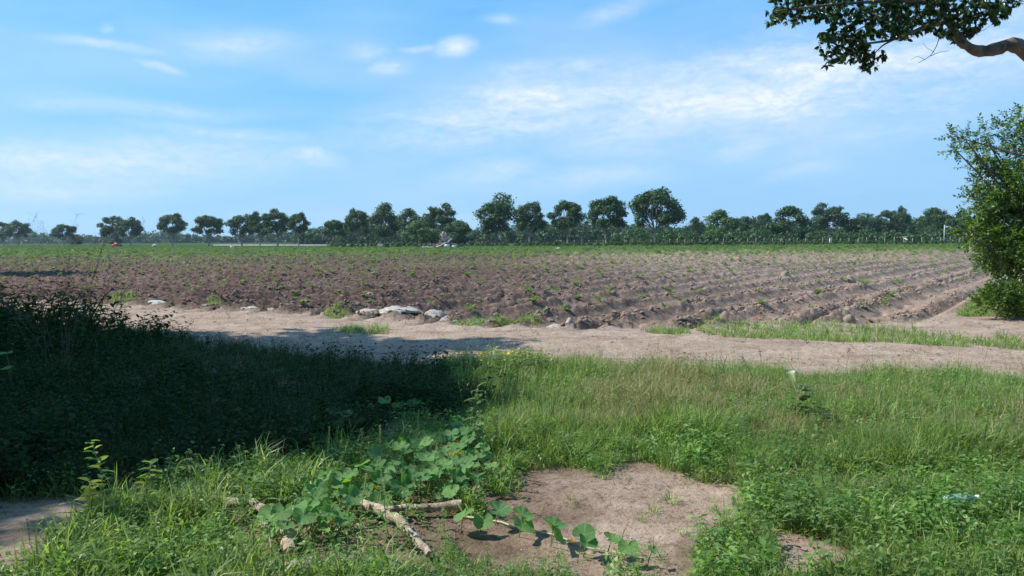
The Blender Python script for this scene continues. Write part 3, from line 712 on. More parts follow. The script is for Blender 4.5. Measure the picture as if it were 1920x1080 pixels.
def curve_pts(a_, b_, n=6, bow=.1, seed=0, sag=0):
    r = np.random.default_rng(seed); a_, b_ = np.asarray(a_, float), np.asarray(b_, float); L_ = np.linalg.norm(b_ - a_)
    f = np.linspace(0, 1, n)[:, None]; off = r.normal(0, bow * L_, (1, 3)); off2 = r.normal(0, bow * L_ * .4, (n, 3)); off2[0] = off2[-1] = 0
    return a_ + (b_ - a_) * f + np.sin(f * math.pi) * off + off2 * np.sin(f * math.pi) + np.array([0, 0, -sag]) * np.sin(f * math.pi)
def leafcloud(cent, rad, counts, size, r, shell=.55, up=.25, aspect=.6):
    """leaf faces spread over clump-shaped volumes, thicker near their outside"""
    C = np.repeat(cent, counts, 0); Rr = np.repeat(rad, counts, 0); n = len(C)
    d = r.normal(size=(n, 3)); d[:, 2] += up; d /= np.linalg.norm(d, axis=1)[:, None]
    k = shell + (1 - shell) * r.random(n) ** .6; k *= 1 + .18 * r.normal(size=n)
    p_ = C + d * Rr * k[:, None]
    nrm = d + r.normal(0, .6, (n, 3)) + np.array([0, 0, .35]); nrm /= np.linalg.norm(nrm, axis=1)[:, None]
    t1 = np.cross(nrm, r.normal(size=(n, 3))); t1 /= np.linalg.norm(t1, axis=1)[:, None]; t2 = np.cross(nrm, t1)
    s = size * r.uniform(.6, 1.3, n)[:, None]
    V = np.stack([p_ - t1 * s, p_ + t2 * s * aspect - nrm * s * .15, p_ + t1 * s, p_ - t2 * s * aspect - nrm * s * .15], 1).reshape(-1, 3)
    return V, np.arange(n * 4).reshape(-1, 4), np.zeros((0, 3), int)
def tree_geo(seed, H, W, form='spread', leaves=5200, lsize=.26, clear=.30):
    """returns trunk geometry, crown geometry; H height, W crown width"""
    r = np.random.default_rng(seed); top = np.array([r.normal(0, .02) * H, r.normal(0, .02) * H, 0])
    fork = np.array([r.normal(0, .03) * H, r.normal(0, .03) * H, H * (clear * .8)])
    wood = [tube(curve_pts((0, 0, -.5), fork, 6, .03, seed), np.linspace(.030 * H, .017 * H, 6), 8)]
    npf = {'spread': 38, 'round': 22, 'bush': 20}[form]; cent = []; rad = []
    for i in range(npf):
        a_ = i * 2.4 + r.normal(0, .3); f = math.sqrt((i + .5) / npf)
        if form == 'spread':
            zz = r.uniform(-.75, 1.0); sh = r.uniform(.55, 1.0); wid = math.sqrt(max(.05, 1 - zz * zz)) if zz > 0 else (1 - .35 * zz * zz)
            rr_ = W * .41 * sh * wid; z_ = H * (.60 + .29 * zz * (.75 + .25 * sh) + .03 * r.normal()); s_ = H * r.uniform(.075, .125)
            cent.append((rr_ * math.cos(a_), rr_ * math.sin(a_), z_)); rad.append((s_ * 1.2, s_ * 1.2, s_ * .78))
        else:
            z_f = r.random(); rr_ = W * .42 * math.sqrt(max(0.05, 1 - (2 * z_f - .9) ** 2)) * r.uniform(.4, 1); z_ = H * (clear + (.9 - clear) * z_f); s_ = H * r.uniform(.11, .16)
            cent.append((rr_ * math.cos(a_), rr_ * math.sin(a_), z_)); rad.append((s_ * 1.1, s_ * 1.1, s_ * .8))
    cent = np.array(cent); rad = np.array(rad)
    cent[np.argmax(cent[:, 2])][2] = H * .9
    for i in range(0, npf, 2):
        mid = fork + (cent[i] - fork) * .5 + np.array([0, 0, -.03 * H])
        wood.append(tube(np.vstack([curve_pts(fork, mid, 4, .05, seed + i)[:-1], curve_pts(mid, cent[i], 4, .08, seed + i + 50)]), np.linspace(.013 * H, .0035 * H, 7), 5))
    w = (rad[:, 0] * rad[:, 1]); cnt = np.maximum(20, (leaves * w / w.sum()).astype(int))
    return cat_geo(wood), leafcloud(cent, rad, cnt, lsize, r, .5, .25, .6)
TREES = {}
for i in range(5): TREES['s%d' % i] = tree_geo(700 + i * 13, 13, 13.5, 'spread', 7600, .29)
for i in range(3): TREES['r%d' % i] = tree_geo(800 + i * 13, 12, 10, 'round', 5200, .27, .28)
for i in range(3): TREES['b%d' % i] = tree_geo(850 + i * 13, 9, 9.5, 'bush', 5200, .25, .14)
BASEH = {'s': (13, 13.5), 'r': (12, 10), 'b': (9, 9.5)}
tm = {}
for k, (wd_, cr_) in TREES.items():
    tm[k] = {}
    for mname, mm in ((('d', M_far), ('l', M_far2)) if k in ('b1', 'b2') else (('d', M_far),)):
        tm[k][mname] = mesh_np('crown', *cr_, mm)
    tm[k]['t'] = mesh_np('trunk', *wd_, M_bark_pale if k[0] == 's' else M_bark, True)
def far_tree(px, top, wpx, key, tone, label, d=None, group='trees beyond the field', cat='tree', name='tree'):
    if d is None: d = 1 / (.0025 + max(px - 20, 0) * 2.95e-6)
    hpx = 540 + (0 - 0)
    base = A3(px, 450, d); x_, y_ = base[0], base[1]
    hx, hy = to_px(np.array([x_]), np.array([y_]), 0.0)
    h = (float(hy[0]) - top) / FPX * d * 1.06; w = wpx / FPX * d * 1.14; bh, bw = BASEH[key[0]]
    o = thing(name, label, cat, (x_, y_, -.25 if d > 150 else 0), group, rng.uniform(0, 6.28))
    o.scale = (w / bw, w / bw, h / bh)
    link('trunk', tm[key]['t'], o); link('crown', tm[key][tone], o); return o
FT = [
 (6, 416, 44, 's1', 'd', 'far tree cut by the left edge of the picture'),
 (34, 414, 46, 's3', 'd', 'far spreading tree second from the left edge, touching its neighbour'),
 (120, 420, 44, 's2', 'd', 'small far tree behind the wispy dry weed at left'),
 (213, 405, 50, 's4', 'd', 'left tree of the joined pair of spreading trees above the red vehicle'),
 (244, 408, 46, 's0', 'd', 'right tree of the joined pair of spreading trees above the red vehicle'),
 (323, 400, 56, 's1', 'd', 'lone umbrella shaped tree with a clear forked trunk, left part of the skyline'),
 (390, 403, 62, 's2', 'd', 'tree with a low lobe on its left side, just right of the lone umbrella tree'),
 (453, 402, 56, 's3', 'd', 'open tree with pale forked trunk at the left end of the grouped row'),
 (487, 397, 44, 's4', 'd', 'thin feathery crowned tree left of the taller airy one'),
 (520, 393, 60, 's0', 'd', 'tallest airy tree of the group on the left half of the skyline'),
 (560, 398, 42, 's1', 'd', 'narrow tree at the right end of the left hand group'),
 (628, 411, 48, 's2', 'd', 'low tree alone between the left group and the middle group'),
 (672, 392, 50, 's3', 'd', 'slim tree with pale trunk at the left of the middle group'),
 (722, 383, 62, 'r1', 'd', 'full dark tree standing left of centre in the middle group'),
 (772, 392, 54, 'r2', 'd', 'dark tree directly left above the debris pile'),
 (826, 382, 64, 's0', 'd', 'tall round topped tree right behind the debris pile'),
 (932, 367, 80, 'r0', 'd', 'first and leafiest of the five large trees right of the debris pile'),
 (994, 379, 64, 's4', 'd', 'second of the five large trees, with a slender pale leaning trunk'),
 (1064, 375, 70, 's1', 'd', 'third of the five large trees, with pale limbs showing at left'),
 (1140, 367, 80, 's2', 'd', 'fourth of the five large trees, with a rounded crown and pale trunk'),
 (1228, 353, 100, 's3', 'd', 'tallest tree of the row with the widest dark crown'),
]
for (px, top, w, k, tone, lab) in FT:
    far_tree(px, top, w, k, tone, lab)
FT2 = [
 (142, 440, 34, 'b0', 'd', 'small round bush beside the far tree behind the wispy weed', 380),
 (216, 436, 26, 'b1', 'd', 'dark rounded bush under the joined pair of trees', 345),
 (790, 414, 74, 'b2', 'l', 'light green bushy tree directly left of the debris pile', 190),
 (862, 415, 62, 'b0', 'd', 'dark bushy tree close on the right of the debris pile', 190),
 (1305, 408, 34, 'r1', 'd', 'narrow tree just right of the tallest tree', 260),
 (1352, 395, 84, 'b1', 'l', 'light green rounded tree, left one of two standing forward at right', 205),
 (1400, 406, 46, 'r2', 'd', 'low dark tree between the two forward rounded trees', 250),
 (1434, 399, 30, 's2', 'd', 'small tree top rising behind the gap of the rounded trees', 270),
 (1482, 389, 84, 'b2', 'd', 'large rounded tree, right one of two standing forward at right', 195),
 (1553, 382, 68, 's0', 'd', 'tall flat topped tree over the hedge on the right', 250),
 (1612, 402, 70, 'r0', 'd', 'dark mid height tree right of the flat topped one', 250),
 (1664, 394, 58, 's4', 'd', 'tree with an open crown left of the gap that shows the hill', 255),
 (1690, 388, 26, 'r1', 'd', 'thin tree with a knob shaped top beside the gap that shows the hill', 250),
 (1756, 390, 62, 'r2', 'd', 'round dark tree right of the gap that shows the hill', 215),
 (1800, 398, 60, 'b1', 'd', 'tree half hidden behind the big leafy bush at right', 200),
]
for (px, top, w, k, tone, lab, d) in FT2: far_tree(px, top, w, k, tone, lab, d)
# woods that read as one mass
def wood(name, label, pxs, dist, topf, seed, mat, n=26, size=.5, step=14):
    r = np.random.default_rng(seed); C = []; Rd = []
    for px in np.arange(pxs[0], pxs[1], step):
        for rep in range(2):
            pp = px + r.uniform(-step, step); d = dist(pp) * r.uniform(.92, 1.1); g_ = A3(pp, 450, d); hx, hy = to_px(np.array([g_[0]]), np.array([g_[1]]))
            h = (float(hy[0]) - topf(pp) * 1.0) / FPX * d * r.uniform(.62, 1.06); h = max(h, .45)
            for j in range(3): s_ = h * r.uniform(.26, .40); C.append((g_[0] + r.normal(0, h * .35), g_[1] + r.normal(0, h * .3), h - s_ * .8 - j * h * .3)); Rd.append((s_ * 1.3, s_ * 1.3, s_))
    C, Rd = np.array(C), np.array(Rd); v, q, t = leafcloud(C, Rd, np.full(len(C), n), size, r, .6)
    return link(name, mesh_np(name, v, q, t, mat), label=label, cat='wood', kind='stuff')
wood('far_wood', 'hazy blue green belt of woodland along the left horizon', (-260, 900), lambda p_: 900 - .42 * max(p_, 0), lambda p_: 438 - 4 * math.sin(p_ / 37.), 901, M_far, 46, 1.3, 7)
wood('woodland_belt', 'dark woodland behind the row of large trees', (560, 1960), lambda p_: 420 - .09 * (p_ - 560), lambda p_: 422 - 7 * math.sin(p_ / 53.) - .006 * (p_ - 560), 902, M_far, 72, .78, 8)
wood('far_hedge', 'low hedge and brush along the far side of the field', (1150, 1960), lambda p_: 205 - .01 * p_, lambda p_: 433 - 4 * math.sin(p_ / 31.), 903, M_far, 44, .36, 10)
wood('fence_brush', 'rough low brush growing along the far fence', (620, 1960), lambda p_: 162 - .008 * p_, lambda p_: 454.5 - 1.5 * math.sin(p_ / 23.) - .004 * (p_ - 900), 904, M_far, 26, .2, 8)
# blue hill in the gap
hx_ = np.linspace(-1, 1, 40); V = []; Q = []
c0 = A3(1720, 440, 2150)
for j in range(9):
    fj = j / 8
    for i in range(40): V.append((c0[0] + hx_[i] * 420, c0[1] + (fj - .5) * 500, -2 + 50 * math.cos(hx_[i] * 1.57) ** 1.2 * math.sin(fj * math.pi) * (.85 + .3 * vnoise(np.array([i / 5.]), np.array([j / 3.]), 8)[0])))
for j in range(8):
    for i in range(39): a_ = j * 40 + i; Q.append((a_, a_ + 1, a_ + 41, a_ + 40))
link('hill', mesh_np('hill', np.array(V), Q, None, plain_mat('forested_hill', (.02, .035, .025), (.035, .055, .035), .02, .95, 0), True), kind='structure')
# pale raised road behind the trees at left
def box(c_, s_, rz=0.0):
    x_, y_, z_ = s_[0] / 2, s_[1] / 2, s_[2] / 2
    V = np.array([(-x_, -y_, -z_), (x_, -y_, -z_), (x_, y_, -z_), (-x_, y_, -z_), (-x_, -y_, z_), (x_, -y_, z_), (x_, y_, z_), (-x_, y_, z_)])
    c__, s__ = math.cos(rz), math.sin(rz); V = V @ np.array([[c__, -s__, 0], [s__, c__, 0], [0, 0, 1]]).T + np.asarray(c_)
    return V, np.array([(0, 3, 2, 1), (4, 5, 6, 7), (0, 1, 5, 4), (1, 2, 6, 5), (2, 3, 7, 6), (3, 0, 4, 7)]), np.zeros((0, 3), int)
pa, pb = A3(410, 450, 322), A3(930, 450, 212); mid = (pa + pb) / 2; LL = np.linalg.norm((pb - pa)[:2]); rz_ = math.atan2(pb[1] - pa[1], pb[0] - pa[0])
M_conc = plain_mat('pale_concrete', (.22, .22, .215), (.34, .33, .32), .3, .9, .1)
link('far_road', mesh_np('far_road', *box((0, 0, 0), (LL, 5, .5)), M_conc), kind='structure', loc=(mid[0], mid[1], -.32)).rotation_euler = (0, 0, rz_)

# fence along the far side
fence = thing('fence', 'thin post and wire fence along the far edge of the field', 'fence', (0, 0, 0))
pm = mesh_np('post', *tube([(0, 0, -.3), (0, 0, .8), (.02, 0, 1.5)], [.075, .07, .06], 6, True), M_post)
fa, fb = A3(880, 450, 196), A3(1800, 450, 158); npst = 64; tops = []
for i in range(npst):
    f = i / (npst - 1); p_ = fa + (fb - fa) * f; o = link('post', pm, fence, loc=(p_[0], p_[1], -.15)); o.rotation_euler = (rng.normal(0, .04), rng.normal(0, .04), 0); o.scale = (1, 1, rng.uniform(.85, 1.12)); tops.append(p_)
tops = np.array(tops); wl = [tube(np.stack([tops[:, 0], tops[:, 1], np.full(npst, z_)], -1), np.full(npst, .012), 4) for z_ in (.35, .7, 1.05)]
for k in range(3): link('wire', mesh_np('wire', *wl[k], M_wire), fence)

# ------------------------------------------------------------------ debris pile
c0 = G0(833, 466); c0[2] = 0; dist = c0[1]
pile = thing('debris_pile', 'heap of uprooted stump, dead branches and rubbish in front of the far trees', 'debris pile', tuple(c0))
pile.scale = (1.2, 1.2, 1.25); pile.location[2] = .1
r = np.random.default_rng(77)
mo = rock(5, 3, .12, .5); mo = (mo[0] * np.array([4.6, 2.6, 2.0]) + np.array([.3, 0, .15]), mo[1], mo[2])
link('earth_mound', mesh_np('earth_mound', *mo, plain_mat('dark_earth', (.05, .035, .03), (.12, .085, .07), 3, .95, .8)), pile)
def limb(a_, b_, r0_, r1_, seed, sides=7): return tube(curve_pts(a_, b_, 7, .07, seed), np.linspace(r0_, r1_, 7) * (1 + .15 * np.random.default_rng(seed).normal(size=7)), sides, True)
link('stump', mesh_np('stump', *cat_geo([limb((.1, -.7, .9), (-.1, -.8, 2.25), .40, .16, 1), limb((.2, -.75, 1.1), (.75, -.8, 1.5), .34, .12, 2), limb((-.05, -.8, 1.2), (-.45, -.9, 1.95), .25, .07, 3), limb((.25, -.8, 1.4), (.35, -.9, 2.1), .2, .08, 4)]), plain_mat('pink_wood', (.34, .21, .17), (.66, .50, .42), 3, .85, .6), True), pile)
for i in range(34):
    a_ = np.array([r.uniform(-2.3, 1.9), r.uniform(-1.5, -.5), r.uniform(.0, .5)]); h_ = 1.7 * (1 - abs(a_[0] + .1) / 2.6); b_ = a_ + np.array([r.uniform(-1.2, 1.2), r.uniform(-.3, .5), max(.1, r.uniform(.3, 1) * h_)])
    link('branch', mesh_np('branch', *limb(a_, b_, r.uniform(.05, .12), .02, 20 + i, 5), M_bark_pale if i % 4 == 0 else M_bark, True), pile)
link('slab', mesh_np('slab', *box((.55, -1.55, .30), (.75, .12, .42), .1), M_whitep), pile, 'white block at the foot of the heap')
link('slab', mesh_np('slab', *box((1.55, -1.5, .22), (.7, .12, .26), -.15), M_whitep), pile, 'white block at the foot of the heap')
link('root', mesh_np('root', *limb((-1.0, -1.4, .1), (1.2, -1.3, 1.25), .14, .08, 90), M_woodgrey, True), pile, 'pale bent root arching over the dark hollow')
link('grey_stones', mesh_np('grey_stones', *cat_geo([(rock(200 + k, 2, .2, .6)[0] * r.uniform(.35, .6) + np.array([-2.9 + k * .33, -1.3 + r.normal(0, .15), .12]), np.zeros((0, 4), int), rock(200 + k, 2)[2]) for k in range(5)]), M_rubbleg), pile)

# red vehicle, far left
c0 = G0(219, 461.5); d_ = 300; c0 = A3(219, 455, d_)
veh = thing('pickup_truck', 'small red pickup truck parked under the far joined trees', 'pickup truck', (c0[0], c0[1], -.75), None, 1.5)
link('body', mesh_np('body', *cat_geo([box((0, 0, .75), (4.6, 1.8, .62)), box((1.55, 0, 1.12), (1.3, 1.7, .14)), box((-1.5, .82, 1.16), (1.6, .12, .2)), box((-1.5, -.82, 1.16), (1.6, .12, .2))]), M_red), veh)
cabin = np.array([(-.7, -.85, 1.06), (.95, -.85, 1.06), (.95, .85, 1.06), (-.7, .85, 1.06), (-.5, -.72, 1.72), (.5, -.72, 1.72), (.5, .72, 1.72), (-.5, .72, 1.72)])
link('cabin', mesh_np('cabin', cabin, box((0, 0, 0), (1, 1, 1))[1], None, M_red), veh)
link('window', mesh_np('window', np.array([(-.5, -.858, 1.15), (.72, -.858, 1.15), (.42, -.745, 1.66), (-.42, -.745, 1.66)]), [(0, 1, 2, 3)], None, M_dark), veh)
link('windscreen', mesh_np('windscreen', np.array([(.93, -.7, 1.14), (.93, .7, 1.14), (.56, .62, 1.68), (.56, -.62, 1.68)]), [(0, 1, 2, 3)], None, M_dark), veh)
wh = mesh_np('wheel', *tube([(0, -.12, 0), (0, .12, 0)], [.36, .36], 14, True), M_rubber)
for a_, b_ in ((1.4, -.8), (1.4, .8), (-1.4, -.8), (-1.4, .8)): link('wheel', wh, veh, loc=(a_, b_, .36))
# pale boulder heap & white objects on the field's far end
def heap(seed):
    r = np.random.default_rng(seed); ns, nr = 30, 9; V = [(0, 0, 1)]; o1 = r.uniform(0, 99)
    for j in range(1, nr + 1):
        f = j / nr
        for i in range(ns):
            th = i / ns * 2 * math.pi; rr_ = .5 * f * (1 + .35 * (float(vnoise(np.array([math.cos(th) * 1.7 + o1]), np.array([math.sin(th) * 1.7 + o1]), 5)[0]) - .5) + .10 * r.normal() * f)
            x_, y_ = rr_ * math.cos(th), rr_ * math.sin(th)
            z_ = (1 - f ** 2.2) * (.45 + 1.0 * float(fbm(np.array([x_ * 5 + o1]), np.array([y_ * 5]), 7, 3)[0])) + .10 * r.normal() * (1 - f) - .25 * (j == nr)
            V.append((x_, y_, z_))
    T_ = [(0, 1 + i, 1 + (i + 1) % ns) for i in range(ns)]; Q_ = []
    for j in range(nr - 1):
        for i in range(ns): a_, b_ = 1 + j * ns, 1 + (j + 1) * ns; Q_.append((a_ + i, b_ + i, b_ + (i + 1) % ns, a_ + (i + 1) % ns))
    return np.array(V), Q_, T_
def place_heap(name, label, px, py, wpx, hpx, seed, mat, cat='rubble'):
    p_ = Gp(px, py); s_ = wpx / FPX * p_[1]; hh = hpx / FPX * p_[1]
    o = link(name, mesh_np(name, *heap(seed), mat, False), None, label, cat, None, None, (p_[0], p_[1] + s_ * .1, p_[2] - .02)); o.scale = (s_ * 1.05, min(s_ * .9, hh * 2.2 + .3), hh * .5 + .02); o.rotation_euler = (0, 0, -.2 + rng.normal(0, .1)); return o
def place_rock(name, label, px, py, wpx, hpx, seed, mat, cat='stone', lift=0, group=None):
    p_ = Gp(px, py); s_ = wpx / FPX * p_[1]; hh = hpx / FPX * p_[1]
    g_ = rock(seed, 3, .10, 1.0); V = g_[0].copy()
    o = link(name, mesh_np(name, V, None, g_[2], mat, False), None, label, cat, group, None, (p_[0], p_[1] + s_ * .15, p_[2] + lift)); o.scale = (s_, min(s_, hh * 2.2 + .16), hh * 2.2); o.rotation_euler = (0, 0, -.12 + rng.normal(0, .1)); return o
place_rock('pale_boulder', 'low pale boulder on the green headland right of the red pickup', 290, 460.5, 13, 3.5, 31, M_rubble, 'boulder')
c0 = G0(435, 467); c0[2] = 0
wt = thing('white_trough', 'small white water trough on legs standing at the far edge of the field at left', 'trough', tuple(c0), None, .1)
link('basin', mesh_np('basin', *cat_geo([box((0, 0, .42), (.6, .35, .22)), box((0, -.155, .56), (.6, .04, .06))]), M_whitep), wt)
lg = mesh_np('leg', *box((0, 0, .155), (.05, .05, .31)), M_whitep)
for a_, b_ in ((-.25, -.13), (.25, -.13), (-.25, .13), (.25, .13)): link('leg', lg, wt, loc=(a_, b_, 0))
c0 = Gp(1047, 469)
g_ = rock(44, 3, .16, .7); link('white_sack', mesh_np('white_sack', g_[0] * np.array([1.0, .5, .55]), None, g_[2], M_whitep, True), None, 'crumpled white sack lying at the far edge of the field near centre', 'sack', None, None, (c0[0], c0[1], .16))
# white flag on pole, far right, and small white building, white post
c0 = A3(1770, 450, 150)
fl_ = thing('flag_pole', 'white pole with a small white flag at the far right before the trees', 'flag', (c0[0], c0[1], -.2))
link('pole', mesh_np('pole', *tube([(0, 0, 0), (0, 0, 4.1)], [.07, .05], 8, True), M_whitep), fl_)
fv = []; fq = []
for i in range(7):
    for j in range(2): fv.append((.05 + i * .14, .10 * math.sin(i * 1.1), 3.95 - (0 if j == 0 else .55 * (1 - i * .11)) - .02 * i))
for i in range(6): fq.append((i * 2, i * 2 + 1, i * 2 + 3, i * 2 + 2))
link('flag', mesh_np('flag', np.array(fv), fq, None, M_whitep, True), fl_)
c0 = A3(1703, 443, 185)
sh = thing('shed', 'tiny pale farm building half hidden by brush at the far right', 'shed', (c0[0], c0[1], -.2), None, .3)
link('wall', mesh_np('wall', *box((0, 0, .8), (1.5, 1.5, 1.6)), M_whitep), sh)
link('roof', mesh_np('roof', *box((0, 0, 1.68), (1.9, 1.9, .14)), M_woodgrey), sh)
link('door', mesh_np('door', *box((.3, -.77, .65), (.5, .04, 1.3)), M_bark), sh)
c0 = A3(1556, 450, 165)
link('marker_post', mesh_np('marker_post', *cat_geo([box((0, 0, .6), (.16, .16, 1.6)), box((0, 0, 1.42), (.22, .22, .08))]), M_whitep), None, 'single white post standing before the hedge at right', 'post', None, None, (c0[0], c0[1], -.1))

# ------------------------------------------------------------------ rubble along the field's near edge
RUB = [(287, 570, 56, 7, 'rg', 'flat greenish white slab of rubble on the field edge at far left'),
 (262, 568, 16, 5, 'r', 'small flat stone just left of the greenish slab'),
 (383, 574, 28, 7, 'r', 'flat pinkish pale stone between the greenish slab and the dark clod'),
 (465, 578, 46, 8, 'r', 'long pale stone slab right of the dark clod on the field edge'),
 (505, 580, 24, 5, 'r', 'small thin pale stone right of the long slab'),
 (531, 581, 20, 4, 'r', 'last small flat stone of the left group'),
 (694, 566, 17, 13, 'r', 'single white rock lying among the furrows left of centre'),
 (690, 590, 44, 8, 'r', 'low lumpy pale rubble joining the left end of the big white heap'),
 (745, 592, 74, 15, 'r', 'biggest long white heap of rubble on the road edge'),
 (815, 596, 40, 19, 'r', 'humped white lump of rubble right of the biggest heap'),
 (838, 602, 26, 9, 'r', 'sloping tail of the humped white lump'),
 (853, 604, 14, 7, 'r', 'small round white stone right of the humped lump'),
 (893, 606, 26, 6, 'r', 'low grassy pale stone in the middle of the road edge'),
 (925, 606, 38, 6, 'r', 'long low pale rubble behind the green tuft on the road edge'),
 (1042, 613, 34, 9, 'r', 'low pale rubble mound left of the upright white block'),
 (1067, 612, 18, 17, 'r', 'upright white block of rubble at the road edge near centre'),
 (1105, 580, 14, 5, 'r', 'small pale stone on the furrows behind the upright block'),
]
for i, (px, py, w, h, k, lab) in enumerate(RUB):
    place_heap('rubble_stone', lab, px, py, w, h, 50 + i, M_rubbleg if k == 'rg' else M_rubble) if (w > 22) else place_rock('rubble_stone', lab, px, py, w * .85, h * .5, 50 + i, M_rubble, 'rubble')
M_stumpy = plain_mat('dried_mud', (.20, .145, .11), (.34, .26, .20), 5, .95, .8)
for (px, py, w, h, lab, sd) in ((1597, 531, 20, 15, 'square brown block of dried mud standing on the furrows at right', 91), (1590, 604, 28, 15, 'pointed brown mud block at the near end of the green furrow', 92),
                     (1475, 521, 22, 12, 'rounded brown boulder of earth in the right half of the field', 93), (438, 566, 15, 12, 'dark clod sticking up left of centre on the field edge', 94)):
    place_rock('mud_block', lab, px, py, w, h, sd, M_stumpy, 'mud block')
p_ = Gp(1422, 603)
link('red_wrapper', mesh_np('red_wrapper', np.array([(-.15, 0, 0), (-.05, .04, .03), (.05, -.01, .01), (.17, .02, .03), (-.14, .07, .05), (-.05, .1, .02), (.06, .08, .06), (.15, .09, .02)]) * .55, [(0, 1, 5, 4), (1, 2, 6, 5), (2, 3, 7, 6)], None, M_red), None, 'scrap of red plastic litter at the near edge of the field', 'litter', None, None, (p_[0], p_[1], p_[2] + .02))

# ------------------------------------------------------------------ near leaves: squash vines
M_sq, nt, out = newmat('squash_leaf'); L = nt.links
at = N(nt, 'ShaderNodeAttribute', attribute_name='vein').outputs['Fac']; oi = N(nt, 'ShaderNodeObjectInfo')
tcn = N(nt, 'ShaderNodeTexCoord')
basec = mixc_(nt, (.09, .24, .06), (.19, .38, .085), oi.outputs['Random']); basec = mixc_(nt, basec, (.07, .19, .06), mrange(nt, noise(nt, 30, 3, .6, tcn.outputs['Object']), .4, .7, 0, .6))
c = mixc_(nt, basec, (.30, .42, .22), mrange(nt, at, .3, 1.0, 0, .8))
p = N(nt, 'ShaderNodeBsdfPrincipled'); p.inputs['Roughness'].default_value = .5; L.new(c, p.inputs['Base Color'])
b = N(nt, 'ShaderNodeBump'); b.inputs['Strength'].default_value = .5; b.inputs['Distance'].default_value = .01; L.new(noise(nt, 60, 3, .6, tcn.outputs['Object']), b.inputs['Height']); L.new(b.outputs[0], p.inputs['Normal'])
t_ = N(nt, 'ShaderNodeBsdfTranslucent'); L.new(mixc_(nt, c, (1.6, 1.9, .5), 1., 'MULTIPLY'), t_.inputs[0])
mx = N(nt, 'ShaderNodeMixShader'); mx.inputs[0].default_value = .35; L.new(p.outputs[0], mx.inputs[1]); L.new(t_.outputs[0], mx.inputs[2]); L.new(mx.outputs[0], out.inputs[0])
def squash_leaf(seed):
    """round heart-shaped leaf of unit width; petiole joins at the origin, blade lies in x-y, tip to +x"""
    r = np.random.default_rng(seed); ns, nr = 36, 5; V = [(0, 0, 0)]; vein = [1.]; va = [0, .62, -.62, 1.35, -1.35, 2.2, -2.2]
    p1, p2 = r.uniform(0, 6.28, 2); cup = r.uniform(.10, .28); ws = [r.uniform(-.05, .05) for _ in range(4)]
    for j in range(1, nr + 1):
        f = j / nr
        for i in range(ns):
            th = -math.pi + (i + .5) / ns * 2 * math.pi
            dv = min(abs(th - a_) for a_ in va); lobe = 1 + .045 * math.cos(min(dv, .4) / .4 * math.pi)
            rad_ = .5 * lobe * (1.0 - .78 * max(0, (abs(th) - 2.55) / .6) ** 1.5) * (1 + .03 * math.sin(th * 17 + p1) + .03 * math.sin(th * 9 + p2)); rad_ = max(rad_, .06)
            x_, y_ = rad_ * f * math.cos(th) + .0, rad_ * f * math.sin(th)
            z_ = cup * f * f * .5 * 1.0 - .035 * math.exp(-(dv / .12) ** 2) * f + .05 * f * f * math.sin(th * 3 + p1) - .08 * max(0, f - .6) * (1 if abs(th) < 1 else .3)
            V.append((x_, y_, z_)); vein.append(math.exp(-(dv / .07) ** 2) * (1 - .4 * f))
    T_ = [(0, 1 + i, 1 + (i + 1) % ns) for i in range(ns - 1)]; Q_ = []
    for j in range(nr - 1):
        for i in range(ns - 1): a_, b_ = 1 + j * ns, 1 + (j + 1) * ns; Q_.append((a_ + i, b_ + i, b_ + i + 1, a_ + i + 1))
    return mesh_np('leaf', np.array(V), Q_, T_, M_sq, True, {'vein': vein})
sql = [squash_leaf(900 + i) for i in range(5)]
def set_leaf(parent, p_, yaw, pitch, roll, size, base, label=None):
    """leaf part with its own stalk as a sub-part"""
    o = link('leaf', sql[rng.integers(0, 5)], parent, label, loc=tuple(p_)); o.rotation_mode = 'XYZ'
    o.rotation_euler = (Matrix.Rotation(yaw, 3, 'Z') @ Matrix.Rotation(-pitch, 3, 'Y') @ Matrix.Rotation(roll, 3, 'X')).to_euler(); o.scale = (size, size, size)
    pts_ = np.array([base, (np.asarray(base) + np.asarray(p_)) / 2 + np.array([0, 0, .01]), p_])
    return o, pts_
def vine(name, label, origin, runner, leaves, group=None, stem_r=.006):
    """runner: world points; leaves: (world pos, yaw, pitch, roll, size, base)"""
    o = thing(name, label, 'squash vine', tuple(origin), group); og = np.asarray(origin)
    link('runner', mesh_np('runner', *tube(np.asarray(runner) - og, np.linspace(stem_r, stem_r * .5, len(runner)), 7, True), M_pale_stem, True), o)
    stalks = []
    for lf in leaves:
        l_, pt = set_leaf(o, np.asarray(lf[0]) - og, *lf[1:5], np.asarray(lf[5]) - og)
        sk = link('stalk', mesh_np('stalk', *tube(pt, [.0035, .003, .0028], 5), M_stem, True), l_)
        Ml = Matrix.LocRotScale(l_.location, l_.rotation_euler, l_.scale); sk.matrix_parent_inverse = Ml.inverted()
    return o
